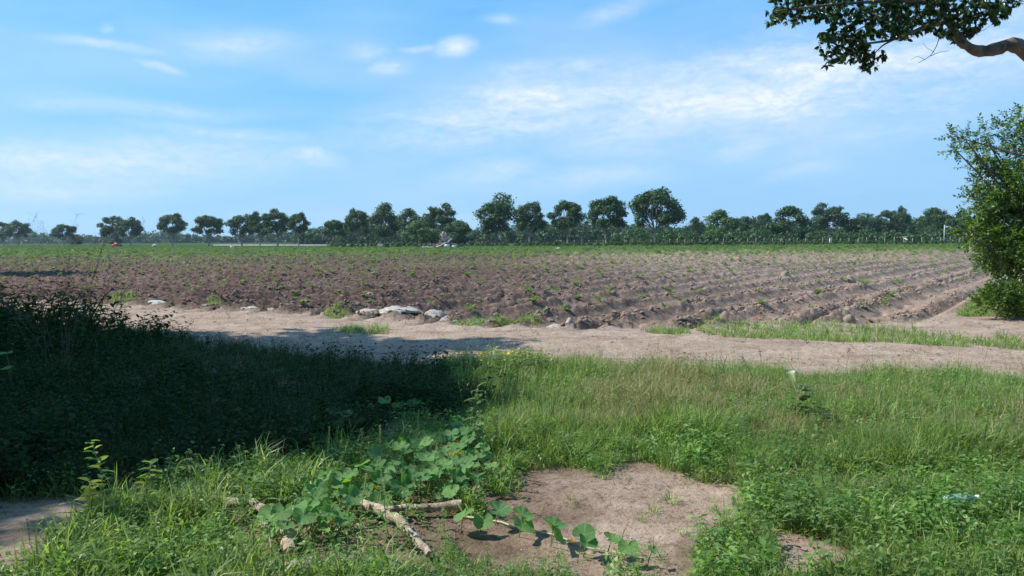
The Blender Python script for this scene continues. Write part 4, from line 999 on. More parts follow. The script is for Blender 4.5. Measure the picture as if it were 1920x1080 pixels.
# runner over the bare soil
def leaf_at(px, py, wpx, yaw, pitch, roll, h=.09, base=None):
    g_ = G0(px, py, h); d_ = g_[1]; s_ = wpx / FPX * math.hypot(d_, 1.6) * 1.0
    bs = base if base is not None else np.array([g_[0] - .02, g_[1] + .03, Hs(g_[0], g_[1])])
    return (g_, yaw + rng.normal(0, .3), pitch + rng.normal(0, .15), roll + rng.normal(0, .18), s_ * rng.uniform(.82, 1.12), bs)
run_px = [(860, 978), (940, 988), (960, 995), (1040, 1010), (1100, 1030), (1150, 1037), (1200, 1048), (1250, 1046)]
runner = [Gp(a_, b_) + np.array([0, 0, .012]) for a_, b_ in run_px]
dn = -1.45   # leaf tip pointing towards the viewer
lv = [leaf_at(906, 978, 40, dn - .45, -.5, -.35), leaf_at(980, 984, 44, dn - .5, -.55, -.4), leaf_at(1040, 1000, 48, dn - .4, -.6, -.4), leaf_at(1102, 1016, 44, dn - .5, -.6, -.35),
      leaf_at(1178, 1026, 34, dn - .2, -.5, -.3), leaf_at(1224, 1030, 22, dn, -.5, -.3), leaf_at(980, 966, 44, 1.4, .1, .5, .11), leaf_at(1040, 984, 42, 1.3, .15, .5, .11),
      leaf_at(1095, 1002, 38, 1.2, .1, .4, .11), leaf_at(1148, 1011, 34, .5, .05, .3, .09), leaf_at(935, 957, 40, .4, .0, .3, .11), leaf_at(870, 965, 36, -2.6, -.3, .2, .12)]
vv = vine('squash_vine', 'squash vine with broad leaves creeping over the bare soil in a line', runner[0], runner, lv)
def flower(parent, p_, mat, s_=.03, name='flower'):
    g_ = cat_geo([place1(leaf_geo(s_, s_ * .6, .2, -.3, 2), (0, 0, 0), k * 1.257, .8) for k in range(5)])
    return link(name, mesh_np(name, *g_, mat), parent, loc=tuple(p_))
og = np.array(runner[0]); flower(vv, G0(1073, 1018, .05) - og, M_orange, .025)
# main patch: leaves fill an outline
def patch_vine(name, label, poly_px, n, smin, smax, hmin, hmax, seed, nfl=0, group=None, mindist=.7):
    r = np.random.default_rng(seed); poly = plan(poly_px); xs = [a_[0] for a_ in poly]; ys_ = [a_[1] for a_ in poly]; got = []; tries = 0
    while len(got) < n and tries < 30000:
        tries += 1; x_, y_ = r.uniform(min(xs), max(xs)), r.uniform(min(ys_), max(ys_))
        if not poly_in(np.array([x_]), np.array([y_]), poly)[0]: continue
        s_ = r.uniform(smin, smax)
        if any((x_ - g[0]) ** 2 + (y_ - g[1]) ** 2 < (mindist * .5 * (s_ + g[2])) ** 2 for g in got): continue
        got.append((x_, y_, s_))
    lv_ = []
    for (x_, y_, s_) in got:
        z_ = Hs(x_, y_); h_ = r.uniform(hmin, hmax); yaw = r.normal(-1.5, .9)
        lv_.append((np.array([x_, y_, z_ + h_]), yaw, r.uniform(-.75, -.05), r.normal(0, .25), s_, np.array([x_ + r.normal(0, .04), y_ + .05, z_])))
    got.sort(key=lambda g: g[1]); rn = [np.array([g[0], g[1], Hs(g[0], g[1]) + .012]) for g in got[::max(1, len(got) // 9)]]
    rn = sorted(rn, key=lambda p_: p_[0])
    o = vine(name, label, rn[0], rn, lv_, group)
    for k in range(nfl):
        g = got[r.integers(0, len(got))]; flower(o, np.array([g[0] + .05, g[1] - .05, Hs(g[0], g[1]) + hmin + .02]) - rn[0], M_orange, .035)
    return o
patch_vine('squash_plant', 'big leaved squash plant growing over the bleached branches', [(500, 1040), (520, 985), (600, 950), (700, 925), (770, 930), (760, 965), (700, 985), (640, 1010), (560, 1050)], 36, .08, .15, .06, .17, 41, 2, None, .6)
patch_vine('squash_patch', 'thick patch of squash leaves climbing away right of the branches', [(640, 950), (700, 905), (780, 860), (850, 840), (905, 850), (925, 905), (900, 950), (840, 968), (740, 960)], 160, .055, .11, .07, .20, 42, 5, None, .42)
patch_vine('shaded_squash_vine', 'dim bluish squash leaves lying in the deep shade', [(520, 850), (600, 815), (740, 775), (800, 775), (740, 815), (620, 860), (540, 890)], 11, .08, .13, .08, .18, 43)
patch_vine('shaded_squash_vine', 'few large leaves at the dark left edge of the picture', [(-60, 740), (10, 720), (50, 760), (20, 800), (-60, 800)], 2, .12, .16, .3, .42, 44)

# ------------------------------------------------------------------ dead branches on the ground
def log(name, label, pxs, rads, mat, seed, lift=.02, parts_end=False):
    P_ = [Gp(a_, b_) for a_, b_ in pxs]; P_ = [p_ + np.array([0, 0, r_ + lift]) for p_, r_ in zip(P_, rads)]
    og_ = P_[0]; P_ = np.array(P_) - og_; n = 4 * (len(P_) - 1) + 1; tt = np.linspace(0, len(P_) - 1, n)
    Q_ = np.stack([np.interp(tt, range(len(P_)), P_[:, k]) for k in range(3)], -1); r = np.random.default_rng(seed)
    Q_[1:-1] += r.normal(0, .004, (n - 2, 3)); rr_ = np.interp(tt, range(len(P_)), rads) * (1 + .07 * r.normal(size=n))
    o = thing(name, label, 'dead branch', tuple(og_)); 
    g_ = tube(Q_, rr_, 12); V = g_[0] * 1.0; V += r.normal(0, .0016, V.shape)
    link('bark', mesh_np('bark', V, g_[1], None, mat, True), o)
    for e in (0, -1):
        c_ = Q_[e]; dirv = Q_[e] - Q_[1 if e == 0 else -2]; dirv = dirv / np.linalg.norm(dirv)
        ring = V[:12] if e == 0 else V[-12:]
        cap = np.vstack([ring, c_ + dirv * .004]); T_ = [(k, (k + 1) % 12, 12) for k in range(12)]
        link('cut_end', mesh_np('cut_end', cap, None, T_, M_woodend), o)
    return o
log('dead_branch', 'smooth pale branch with a sawn oval end pointing right', [(728, 977), (800, 977), (866, 974)], [.016, .022, .029], M_wood, 1, .035)
log('dead_branch', 'peeling pale branch bending down toward the lower right', [(640, 972), (672, 966), (718, 985), (748, 1002), (778, 1030), (806, 1058)], [.028, .032, .03, .026, .022, .018], M_wood, 2, .03)
log('dead_branch', 'rough pale branch under the grass left of the squash leaves', [(414, 962), (474, 968), (507, 985), (560, 982)], [.026, .032, .03, .022], M_wood, 3, .025)
log('dead_branch', 'short broken piece just below the rough left branch', [(489, 990), (510, 1012)], [.018, .016], M_wood, 4, .01)
log('dead_branch', 'thick curved section of branch standing among the leaves', [(524, 1004), (540, 1026), (545, 1062)], [.034, .038, .034], M_wood, 5, .02)
log('dead_branch', 'grey weathered log lying at the bottom edge', [(450, 1088), (530, 1082), (575, 1078), (596, 1066)], [.03, .03, .028, .024], M_woodgrey, 6, .0)
# twigs
def twig(label, pxs, zs, rad, cat='twig', name='twig', mat=None):
    P_ = np.array([G0(a_, b_, z_) for (a_, b_), z_ in zip(pxs, zs)]); og_ = P_[0].copy()
    return link(name, mesh_np(name, *tube(P_ - og_, np.linspace(rad, rad * .4, len(P_)), 5, True), mat or M_twig, True), None, label, cat, None, None, tuple(og_))
twig('bent dry stem crossing the bare ground at lower left', [(56, 1015), (50, 972), (70, 985), (92, 1000)], [.01, .12, .08, .03], .004)
twig('thin dry twig standing up by the last squash leaves', [(1163, 1030), (1168, 1000), (1180, 975), (1162, 955)], [.01, .05, .10, .16], .003)
twig('dark forked twig lying at the bottom left corner', [(0, 1058), (20, 1050), (50, 1050), (80, 1042)], [.01, .02, .02, .01], .004)
twig('curled dark twig near the bottom left corner', [(0, 1070), (24, 1066), (36, 1078), (20, 1092)], [.01, .03, .03, .01], .004)
twig('pale broken stick on the bare soil below the grass', [(1008, 922), (1030, 915), (1052, 925)], [.02, .03, .02], .005, mat=M_pale_stem)

for i, (px, py, sc_, lab) in enumerate([(1256, 940, 1.0, 'small green grass tuft standing alone on the bare patch at its right side'), (1228, 962, .7, 'low sprawling sprig of grass below the lone tuft on the bare patch'), (1128, 905, .6, 'tiny flat grass sprig near the top edge of the bare patch'), (1205, 975, .5, 'thin sparse sprig beside the standing dry twig'), (1345, 960, .8, 'grass tuft at the right rim of the bare patch')]):
    p_ = Gp(px, py); o = link('grass_tuft', mesh_np('grass_tuft', *cat_geo([tuft(170 + i, 26, .13, .006, .05, .9, 2), tuft(180 + i, 10, .10, .006, .11, 1.2, 2)]), M_grass), None, lab, 'grass tuft', None, None, tuple(p_)); o.scale = (sc_,) * 3
# tall weed with a clear outline in the middle
def leafy_plant(name, label, p_, h, n, leafL, leafW, mat, cat, seed, lean=.1, mat_tip=None):
    o = thing(name, label, cat, tuple(p_)); r = np.random.default_rng(seed); top = np.array([lean * h, r.normal(0, .03), h])
    cp = curve_pts((0, 0, 0), top, 8, .03, seed); link('stem', mesh_np('stem', *tube(cp, np.linspace(.005, .002, 8), 6, True), M_stem, True), o)
    lm = [mesh_np('leaf', *leaf_geo(leafL, leafW, .3, .35, 3), mt_) for mt_ in (mat, mat_tip or mat)]
    for i in range(n):
        f = .12 + .86 * i / (n - 1); k = f * 7; a_ = int(min(k, 6)); pp = cp[a_] + (cp[a_ + 1] - cp[a_]) * (k - a_)
        l_ = link('leaf', lm[0 if r.random() < .6 else 1], o, loc=tuple(pp)); yaw = i * 2.3 + r.normal(0, .3)
        l_.rotation_euler = (Matrix.Rotation(yaw, 3, 'Z') @ Matrix.Rotation(-r.uniform(-.1, .8), 3, 'Y')).to_euler(); s_ = r.uniform(.6, 1.1) * (1.15 - .4 * f); l_.scale = (s_,) * 3
    return o
leafy_plant('tall_weed', 'upright leafy weed topping the squash patch at the edge of the shade', Gp(884, 868), .52, 34, .11, .045, M_crop, 'weed', 11)
leafy_plant('yellow_leaved_plant', 'spindly plant with yellow green leaves against the dark shade at left', Gp(205, 1000), .50, 26, .085, .055, M_yellowleaf, 'plant', 12, -.15, M_weed)
leafy_plant('yellow_leaved_plant', 'low plant with bright yellow leaves beside the bare ground at left', Gp(168, 985), .22, 16, .10, .065, M_yellowleaf, 'plant', 13, -.1)
leafy_plant('tall_weed', 'short bushy weed right of the spindly yellow leaved plant', Gp(262, 985), .34, 30, .085, .055, M_yellowleaf, 'weed', 14, .2, M_weed)
# seed spikes in front of the dark shade
for i, (px, py, h_, lab) in enumerate([(618, 905, .36, 'pale seed spike of grass, left of the group before the shade'), (676, 905, .34, 'slim seed spike of grass in the middle before the shade'), (712, 905, .36, 'leaning pair-side seed spike of grass nearest the squash patch'),
                                    (660, 1010, .34, 'tall green seed spike rising over the pale branch'), (728, 1010, .30, 'second seed spike rising over the pale branch')]):
    p_ = Gp(px, py); o = thing('grass_spike', lab, 'grass spike', tuple(p_)); r = np.random.default_rng(i)
    cp = curve_pts((0, 0, 0), (r.normal(0, .04), 0, h_), 7, .03, i); link('stem', mesh_np('stem', *tube(cp, np.linspace(.003, .002, 7), 5, True), M_stem, True), o)
    sp = [place1(dia_leaf(.014, .007), cp[4] + (cp[6] - cp[4]) * k / 40, k * 2.4, .9) for k in range(40)]
    link('seed_spike', mesh_np('seed_spike', *cat_geo(sp), M_grass_dry), o)
# trumpet flower plant
p_ = Gp(1496, 800)
tf = leafy_plant('trumpet_flower_plant', 'leafy plant bearing one long white trumpet flower in the sunny grass', p_, .36, 24, .15, .10, M_crop, 'flowering plant', 15, .05)
base = np.array([-.03, -.05, .30]); tip = np.array([-.09, -.06, .47])
link('flower', mesh_np('flower', *tube([base, base + (tip - base) * .5, base + (tip - base) * .85, tip], [.008, .011, .02, .034], 10), M_white, True), tf)
p_ = Gp(926, 722)
tf = thing('white_flower', 'small closed white flower above the grass near the tree shade', 'flower', tuple(p_))
link('stem', mesh_np('stem', *tube([(0, 0, 0), (.02, 0, .2), (0, 0, .30)], [.004, .003, .003], 5), M_stem), tf)
link('petals', mesh_np('petals', *tube([(0, 0, .29), (-.01, 0, .33), (-.015, 0, .37)], [.008, .018, .026], 9), M_white, True), tf)

# crushed plastic bottle in the grass
mt_pl, nt, out = newmat('clear_plastic'); p = N(nt, 'ShaderNodeBsdfPrincipled'); p.inputs['Base Color'].default_value = (.55, .85, .80, 1); p.inputs['Roughness'].default_value = .12
p.inputs['Transmission Weight'].default_value = .6; p.inputs['IOR'].default_value = 1.35; nt.links.new(p.outputs[0], out.inputs[0])
p_ = Gp(1800, 962); bo = thing('plastic_bottle', 'crushed clear green plastic bottle lying in the grass at lower right', 'bottle', (p_[0], p_[1], p_[2] + .10), None, .15)
fx = np.linspace(-.10, .10, 14); rd_ = [.02, .032, .034, .031, .034, .029, .033, .030, .034, .032, .030, .022, .013, .012]
g_ = tube(np.stack([fx, np.zeros(14), np.zeros(14)], -1), rd_, 14, True); V = g_[0].copy(); V[:, 2] *= .75; V += np.random.default_rng(3).normal(0, .0022, V.shape)
link('body', mesh_np('body', V, g_[1], g_[2], mt_pl, False), bo)
link('cap', mesh_np('cap', *tube([(.10, 0, 0), (.12, 0, 0)], [.015, .015], 12, True), M_whitep), bo)
p_ = Gp(1773, 993)
g_ = rock(61, 2, .2, .3); link('white_scrap', mesh_np('white_scrap', g_[0] * .045, None, g_[2], M_whitep), None, 'tiny white scrap in the grass below the bottle', 'litter', None, None, (p_[0], p_[1], p_[2] + .06))

# wispy tall dry weed at left and long dark blades
p_ = np.array([-5.0, 8.2, 0]); ww = thing('wispy_weed', 'tall wispy dry weed reaching above the horizon at left', 'weed', tuple(p_)); r = np.random.default_rng(91)
stems = []; fuzz = []
for i in range(20):
    tp = np.array([r.uniform(-.9, .9), r.uniform(-.3, .3), r.uniform(1.35, 1.95)]); cp = curve_pts((r.normal(0, .06), r.normal(0, .06), 0), tp, 8, .05, 60 + i); stems.append(tube(cp, np.linspace(.0022, .0007, 8), 4))
    for k in range(34):
        a_ = cp[4] + (cp[7] - cp[4]) * r.random(); b_ = a_ + np.array([r.normal(0, .05), r.normal(0, .05), r.uniform(.0, .07)]); stems.append(tube([a_, (a_ + b_) / 2 + [0, 0, .01], b_], [.0007, .0006, .0005], 3))
        fuzz.append(place1(dia_leaf(.02, .006), b_, r.uniform(0, 6.28), r.uniform(0, 1.3)))
link('stems', mesh_np('stems', *cat_geo(stems), M_twig), ww); link('seed_heads', mesh_np('seed_heads', *cat_geo(fuzz), M_twig), ww, kind='stuff')
p_ = np.array([-6.1, 10.3, 0]); rd = thing('reed_clump', 'clump of long dark blades against the road at far left', 'reed', tuple(p_)); bl = cat_geo([blade(np.array([r.normal(0, .25), r.normal(0, .15), 0]), r.uniform(-.6, .6), r.uniform(.9, 1.35), .035, r.uniform(.15, .6), 4) for k in range(16)])
link('blades', mesh_np('blades', *bl, M_weed_shade), rd)  # blades share the weed colours darkened for shade

# ------------------------------------------------------------------ leafy bush tree at right
def twiggy(seeds, origin_pts, r, sprigtpl, perseg, spread):
    pass
small_leaf = leaf_geo(.075, .042, .25, .3, 1)
def leaf_sprig(seed, n, L_, geo):
    r = np.random.default_rng(seed); parts = []
    for i in range(n):
        f = (i + .5) / n; yaw = (1 if i % 2 else -1) * r.uniform(.5, 1.2); parts.append(place1(geo, (f * L_, 0, -.08 * L_ * f), yaw, r.uniform(-.5, .5), r.uniform(.7, 1.15), r.normal(0, .5)))
    parts.append(tube([(0, 0, 0), (L_, 0, -.08 * L_)], [.003, .0015], 3)); return cat_geo(parts)
bsp = [leaf_sprig(1000 + i, 10, .26, small_leaf) for i in range(5)]
def orient(dirs, r):
    n = len(dirs); x_ = dirs / np.linalg.norm(dirs, axis=1)[:, None]; a_ = r.normal(size=(n, 3)) * .5 + np.array([0, 0, 1]); y_ = np.cross(a_, x_); y_ /= np.linalg.norm(y_, axis=1)[:, None]; z_ = np.cross(x_, y_)
    return np.stack([x_, y_, z_], -1)
def sprays(cent, rad, counts, tpls, r, outward=1.0, drop=0.0, smin=.8, smax=1.3, center=None):
    C = np.repeat(cent, counts, 0); Rr = np.repeat(rad, counts, 0); n = len(C); d = r.normal(size=(n, 3)); d /= np.linalg.norm(d, axis=1)[:, None]
    p_ = C + d * Rr * (r.random(n) ** .45)[:, None]; dd = d * outward + r.normal(0, .5, (n, 3)) + np.array([0, 0, drop]); M = orient(dd, r) * r.uniform(smin, smax, n)[:, None, None]
    w_ = r.integers(0, len(tpls), n); return cat_geo([replicate(t_, p_[w_ == i], M[w_ == i]) for i, t_ in enumerate(tpls)])
D = 17.0
bp = [(1885, 300, .85), (1850, 250, .32), (1810, 262, .30), (1788, 255, .15), (1790, 280, .14), (1836, 290, .38), (1862, 340, .6), (1900, 240, .5), (1920, 220, .3), (1900, 380, 1.0), (1865, 400, .6), (1830, 410, .45), (1808, 430, .35), (1850, 440, .6), (1890, 460, .9), (1860, 490, .45), (1840, 480, .3), (1828, 360, .2), (1905, 540, .5),
      (1940, 350, 1.3), (1960, 450, 1.3), (1990, 290, 1.2), (2050, 380, 1.6), (2060, 250, 1.3), (1985, 210, .8), (1895, 500, .7), (1870, 470, .6), (1915, 480, .8), (1850, 380, .55), (1820, 310, .2)]
r = np.random.default_rng(55); C = np.array([A3(a_, b_, D + r.uniform(-.8, .9)) for a_, b_, _ in bp]); Rd = np.array([(s_, s_ * 1.1, s_ * .85) for _, _, s_ in bp]) * .52
broot = np.array([10.6 * D / 14 * .98, D + .2, 0.0]); bt = thing('bush_tree', 'large leafy bush tree with yellowing leaves at the right edge beside the field', 'bush', tuple(broot))
wd_ = [tube(curve_pts((0, 0, -.1), (.1, 0, 1.5), 5, .04, 1), np.linspace(.16, .1, 5), 8)]
for i, c_ in enumerate(C): wd_.append(tube(curve_pts((.1, 0, 1.0), c_ - broot, 8, .06, 10 + i), np.linspace(.06, .012, 8), 5))
link('trunk', mesh_np('trunk', *cat_geo(wd_), M_bark, True), bt)
cnt = np.maximum(10, (Rd[:, 0] ** 2 * 900).astype(int)); v, q, t = sprays(C - broot, Rd, cnt, bsp, r, 1.0, -.1)
link('crown', mesh_np('crown', v, q, t, M_bush), bt)
# low growth at its foot
fp = [(1890, 562, .36), (1855, 568, .28), (1915, 572, .4), (1875, 550, .3), (1930, 555, .5), (1980, 560, .8)]
C = np.array([A3(a_, b_, 15.0 + r.uniform(-.5, .5)) for a_, b_, _ in fp]); C[:, 2] = np.maximum(C[:, 2], .12); Rd = np.array([(s_, s_, s_ * .45) for _, _, s_ in fp])
sb = thing('shrub', 'low green shrub spreading at the foot of the leafy bush tree', 'shrub', (C[0][0], C[0][1], 0)); og_ = np.array([C[0][0], C[0][1], 0])
v, q, t = sprays(C - og_, Rd, (Rd[:, 0] ** 2 * 1100).astype(int), bsp, r, .5, .5, .6, 1.0); link('foliage', mesh_np('foliage', v, q, t, M_bush), sb)
link('stems', mesh_np('stems', *cat_geo([tube(curve_pts((r.normal(0, .1), r.normal(0, .1), -.02), c_ - og_, 5, .05, 70 + i), np.linspace(.02, .008, 5), 5) for i, c_ in enumerate(C)]), M_bark), sb)

# ------------------------------------------------------------------ overhanging tree at top right
D = 10.0
ml = leaf_geo(.085, .034, .25, .35, 2)
def whorl(seed, n, geo):
    r = np.random.default_rng(seed); return cat_geo([place1(geo, (.01, 0, 0), i * 2.4 + r.normal(0, .4), r.uniform(-1.35, .15), r.uniform(.75, 1.15), r.normal(0, .3)) for i in range(n)])
mw = [whorl(1100 + i, 8, ml) for i in range(5)]
troot = np.array([10.2, 11.2, 0.]); big = thing('shade_tree', 'glossy leaved tree whose gnarled limb hangs in from the top right', 'tree', tuple(troot))
limb_px = [(1985, 150, 10.3), (1935, 105, 10.1), (1903, 82, 10), (1891, 84, 10), (1847, 98, 10), (1820, 92, 10), (1800, 78, 10), (1787, 53, 10), (1774, 31, 10), (1771, 5, 10), (1788, -30, 10)]
LP = np.array([A3(a_, b_, d_) for a_, b_, d_ in limb_px]) - troot
fork = np.array([-.3, -.1, 2.6])
mainl = np.vstack([curve_pts(fork, LP[0], 4, .03, 3)[:-1], LP])
# smooth the limb line
tt = np.linspace(0, len(mainl) - 1, 40); mainl = np.stack([np.interp(tt, range(len(mainl)), mainl[:, k]) for k in range(3)], -1)
for _ in range(2): mainl[1:-1] = (mainl[:-2] + 2 * mainl[1:-1] + mainl[2:]) / 4
rad_ = np.interp(np.linspace(0, 1, 40), [0, .3, .45, .6, .8, 1], [.12, .10, .085, .062, .05, .03]); rad_ *= 1 + .10 * np.sin(np.arange(40) * 1.7)
trunkg = [tube(curve_pts((0, 0, -.3), fork, 6, .02, 4), np.linspace(.34, .2, 6), 12)]
for i in range(5): trunkg.append(tube(curve_pts(fork, (r.uniform(.5, 3.5), r.uniform(-2, 3), r.uniform(5, 7)), 6, .06, 30 + i), np.linspace(.14, .04, 6), 7))
link('trunk', mesh_np('trunk', *cat_geo(trunkg), M_bark, True), big)
lg_ = tube(mainl, rad_, 14); lg_[0][:] += np.random.default_rng(9).normal(0, .0055, lg_[0].shape)
link('limb', mesh_np('limb', *lg_, M_bark, True), big, 'gnarled bare limb curving in from the right')
def br(pts_, r0_, r1_, seed):
    P_ = np.array([A3(a_, b_, d_) for a_, b_, d_ in pts_]) - troot; t2 = np.linspace(0, len(P_) - 1, 14); P_ = np.stack([np.interp(t2, range(len(P_)), P_[:, k]) for k in range(3)], -1); P_[1:-1] = (P_[:-2] + 2 * P_[1:-1] + P_[2:]) / 4
    return tube(P_, np.linspace(r0_, r1_, 14), 7)
link('side_branch', mesh_np('side_branch', *cat_geo([br([(1779, 42, 10), (1750, 44, 10), (1727, 52, 9.95), (1696, 68, 9.9), (1674, 75, 9.9), (1639, 80, 9.9), (1600, 85, 9.8)], .028, .012, 1), br([(1674, 75, 9.9), (1655, 85, 9.8), (1640, 100, 9.8)], .014, .006, 2), br([(1771, 10, 10), (1700, 0, 9.9), (1600, 5, 9.8), (1500, 15, 9.7), (1450, 22, 9.7)], .03, .01, 3), br([(1780, 20, 10), (1830, 10, 10.1), (1890, 5, 10.2)], .02, .008, 4), br([(1620, 82, 9.8), (1580, 60, 9.8), (1560, 80, 9.8)], .012, .006, 5), br([(1700, 0, 9.9), (1640, 40, 9.9), (1600, 60, 9.8)], .014, .006, 6)]), M_bark, True), big)
dead = [br([(1765, 55, 9.9), (1757, 85, 9.9), (1745, 105, 9.9), (1722, 118, 9.9)], .006, .003, 7), br([(1745, 105, 9.9), (1760, 98, 9.9), (1780, 95, 9.9)], .004, .002, 8), br([(1752, 98, 9.9), (1738, 90, 9.9), (1730, 80, 9.9)], .003, .0015, 9), br([(1735, 112, 9.9), (1720, 105, 9.9), (1708, 112, 9.9)], .003, .0015, 10), br([(1820, 60, 10), (1842, 58, 10), (1858, 48, 10)], .004, .002, 11)]
for dg in dead: link('dead_twig', mesh_np('dead_twig', *dg, M_bark, True), big)
fpx = [(1455, 28, 18), (1475, 20, 24), (1500, 28, 20), (1490, 8, 24), (1530, 8, 28), (1560, 12, 32), (1552, 75, 20), (1575, 62, 26), (1560, 100, 22), (1590, 88, 34), (1620, 75, 24), (1612, 108, 22), (1630, 120, 12), (1645, 102, 14), (1575, 35, 26), (1610, 20, 36), (1650, 15, 38), (1690, 20, 38), (1655, 48, 24), (1690, 45, 26), (1720, 30, 32), (1750, 15, 36), (1730, 52, 22), (1690, 68, 16), (1770, 55, 16), (1790, 25, 34), (1800, 60, 20), (1822, 30, 30), (1815, 58, 16), (1850, 18, 26), (1870, 30, 16), (1880, 8, 20), (1895, 5, 12), (1640, -25, 60), (1740, -30, 60), (1830, -30, 50), (1540, -25, 45), (1460, -15, 22), (1800, 72, 12)]
C = np.array([A3(a_, b_, D + r.uniform(-.25, .25)) for a_, b_, _ in fpx]) - troot; s_ = np.array([c_[2] for c_ in fpx]) / FPX * D; Rd = np.stack([s_, s_ * 1.4, s_], -1)
v, q, t = sprays(C, Rd, np.maximum(5, (Rd[:, 0] ** 2 * 620 + 4).astype(int)), mw, r, .6, -.3, .8, 1.15)
foli = [(v, q, t)]
uc_ = []; 
for i in range(26):
    a_ = r.uniform(0, 6.28); rr_ = r.uniform(.5, 3.6); uc_.append((rr_ * math.cos(a_) + 1.4, rr_ * math.sin(a_), r.uniform(5.2, 8)))
foli.append(leafcloud(np.array(uc_), np.tile(np.array([[1.0, 1.0, .6]]), (26, 1)), np.full(26, 260), .07, r, .3))
link('foliage', mesh_np('foliage', *cat_geo(foli), M_mango), big)

# ------------------------------------------------------------------ the tree whose shade falls on the left
def shade_caster(name, label, trunk_xy, targets, hrange, rmin, rmax, per, seed, lsize=.14):
    r = np.random.default_rng(seed); root = np.array([trunk_xy[0], trunk_xy[1], 0.]); C = []; Rd = []
    for (x_, y_) in targets:
        h_ = r.uniform(*hrange); k = h_ / SD[2]; C.append(np.array([x_ + SD[0] * k, y_ + SD[1] * k, h_])); s_ = r.uniform(rmin, rmax); Rd.append((s_, s_, s_ * .6))
    C, Rd = np.array(C), np.array(Rd); o = thing(name, label, 'tree', tuple(root)); fk = np.array([0, 0, hrange[0] * .5])
    w_ = [tube(curve_pts((0, 0, -.3), fk, 6, .02, seed), np.linspace(.55, .36, 6), 12)]
    for i in range(0, len(C), 2): w_.append(tube(curve_pts(fk, C[i] - root, 8, .05, seed + i), np.linspace(.18, .03, 8), 6))
    link('trunk', mesh_np('trunk', *cat_geo(w_), M_bark, True), o)
    v, q, t = leafcloud(C - root, Rd, (Rd[:, 0] ** 2 * per).astype(int), lsize, r, .2, .1, .45)
    link('crown', mesh_np('crown', v, q, t, M_mango), o)
SH = plan([(-700, 612), (-200, 615), (150, 618), (450, 628), (620, 635), (980, 640), (930, 650), (740, 672), (800, 700), (840, 760), (800, 815), (670, 872), (490, 905), (290, 928), (130, 930), (0, 945), (-300, 990), (-900, 1100)])
r = np.random.default_rng(21); tg = []
gx_ = np.arange(-17, 2, .95)
for a_ in gx_:
    for b_ in np.arange(3.0, 17, .95):
        x_, y_ = a_ + r.uniform(-.3, .3), b_ + r.uniform(-.3, .3)
        if not poly_in(np.array([x_]), np.array([y_]), SH)[0]: continue
        ins = [poly_in(np.array([x_ + dx]), np.array([y_ + dy]), SH)[0] for dx, dy in ((.55, 0), (-.55, 0), (0, .55), (0, -.55))]
        if sum(ins) >= 3: tg.append((x_, y_))
for px, py in ((640, 622), (720, 640), (790, 645), (860, 643), (920, 643), (600, 640), (680, 655), (820, 720), (835, 690), (810, 770)):
    g_ = G0(px, py); tg.append((g_[0] - .35, g_[1]))
shade_caster('spreading_tree', 'broad dense tree just left of the view that throws the deep shade', (-14.5, 11), tg, (7.6, 10.5), .85, 1.15, 250, 22, .22)
tg = [tuple(G0(a_, 519 + r.uniform(-4, 4))[:2]) for a_ in np.arange(-420, 150, 22)]
shade_caster('field_edge_tree', 'tree left of the view that throws a thin shadow strip on the field', (-42, 40), tg, (9.5, 12.5), 1.3, 1.8, 260, 23, .2)

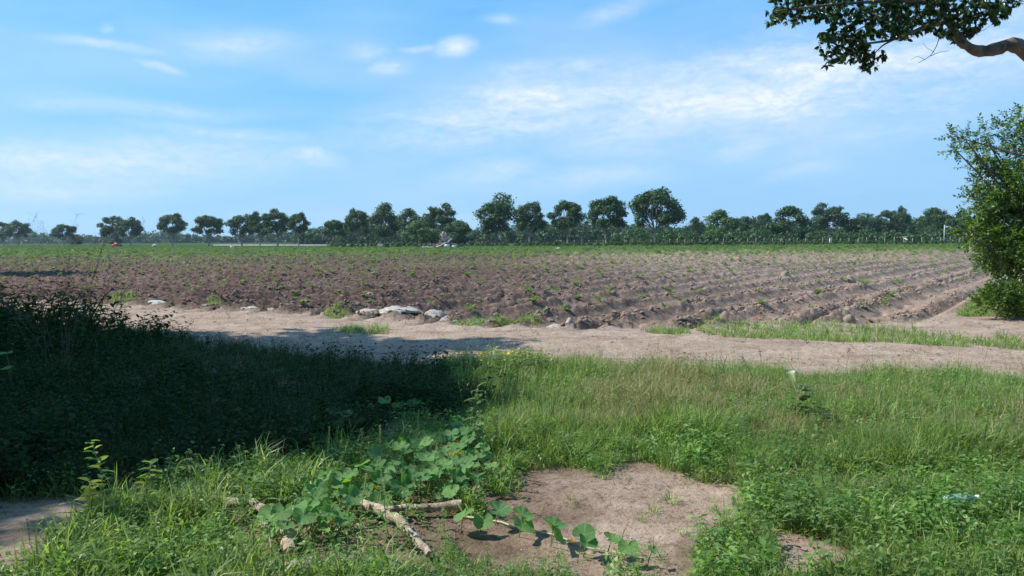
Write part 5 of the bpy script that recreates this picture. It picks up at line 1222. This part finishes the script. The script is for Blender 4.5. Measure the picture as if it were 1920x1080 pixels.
def blocker_tree(label, trunk_xy, cents, rad, per, seed, lsize=.16, name='spreading_tree'):  # trees out of view, added to block sky light over the shaded growth
    r = np.random.default_rng(seed); root = np.array([trunk_xy[0], trunk_xy[1], 0.]); C = np.array(cents); Rd = np.tile(np.array([[rad, rad, rad * .6]]), (len(C), 1)) * r.uniform(.8, 1.2, (len(C), 1))
    o = thing(name, label, 'tree', tuple(root)); fk = np.array([0, 0, 2.6]); w_ = [tube(curve_pts((0, 0, -.3), fk, 6, .02, seed), np.linspace(.5, .34, 6), 12)]
    for i in range(0, len(C), 3): w_.append(tube(curve_pts(fk, C[i] - root, 8, .05, seed + i), np.linspace(.16, .03, 8), 6))
    link('trunk', mesh_np('trunk', *cat_geo(w_), M_bark, True), o)
    link('crown', mesh_np('crown', *leafcloud(C - root, Rd, np.full(len(C), per), lsize, r, .2, .1, .45), M_mango), o)
def crown_pts(x0, x1, y0, y1, z0, z1, step, r):
    out_ = []
    for a_ in np.arange(x0, x1, step):
        for b_ in np.arange(y0, y1, step):
            z_ = r.uniform(z0, z1); yy = b_ + r.uniform(-.4, .4)
            if yy + 1.2 - .22 * z_ < 3.0: out_.append((a_ + r.uniform(-.4, .4), yy, z_))
    return out_
r = np.random.default_rng(31)
blocker_tree('wide tree standing behind the viewer on the left', (-9, -6), crown_pts(-19, -1, -12, 4, 5.2, 8.5, 1.5, r), 1.25, 230, 32, .22)
blocker_tree('wide tree standing behind the viewer on the right', (6, -6), crown_pts(-1, 11, -12, 4, 5.6, 8.5, 1.5, r), 1.25, 230, 33, .22)
cs = []
for a_ in range(70):
    y_ = r.uniform(-2, 19); x_ = -max(14.5, .9 * y_ + 3) - r.uniform(0, 3.5); cs.append((x_, y_, r.uniform(.4, 5.5)))
C = np.array(cs); v, q, t = leafcloud(C, np.tile(np.array([[1.4, 1.4, 1.1]]), (70, 1)), np.full(70, 230), .22, r, .2, .1, .45)
link('thicket', mesh_np('thicket', v, q, t, M_mango), label='dense dark thicket left of the view', cat='thicket', kind='stuff')  # leafy mass out of view, added to block low sky light

# ------------------------------------------------------------------ haze
hz_m = bpy.data.materials.new('haze_air'); hz_m.use_nodes = True; nt = hz_m.node_tree; nt.nodes.clear()
out = nt.nodes.new('ShaderNodeOutputMaterial'); pv = nt.nodes.new('ShaderNodeVolumePrincipled')
pv.inputs['Color'].default_value = (.66, .85, 1.0, 1); pv.inputs['Density'].default_value = .00013; pv.inputs['Anisotropy'].default_value = .2
nt.links.new(pv.outputs[0], out.inputs['Volume'])
HAZE = True
if HAZE:
    link('haze', mesh_np('haze', *box((0, 1200, 49.3), (5600, 3600, 102)), hz_m), kind='stuff')
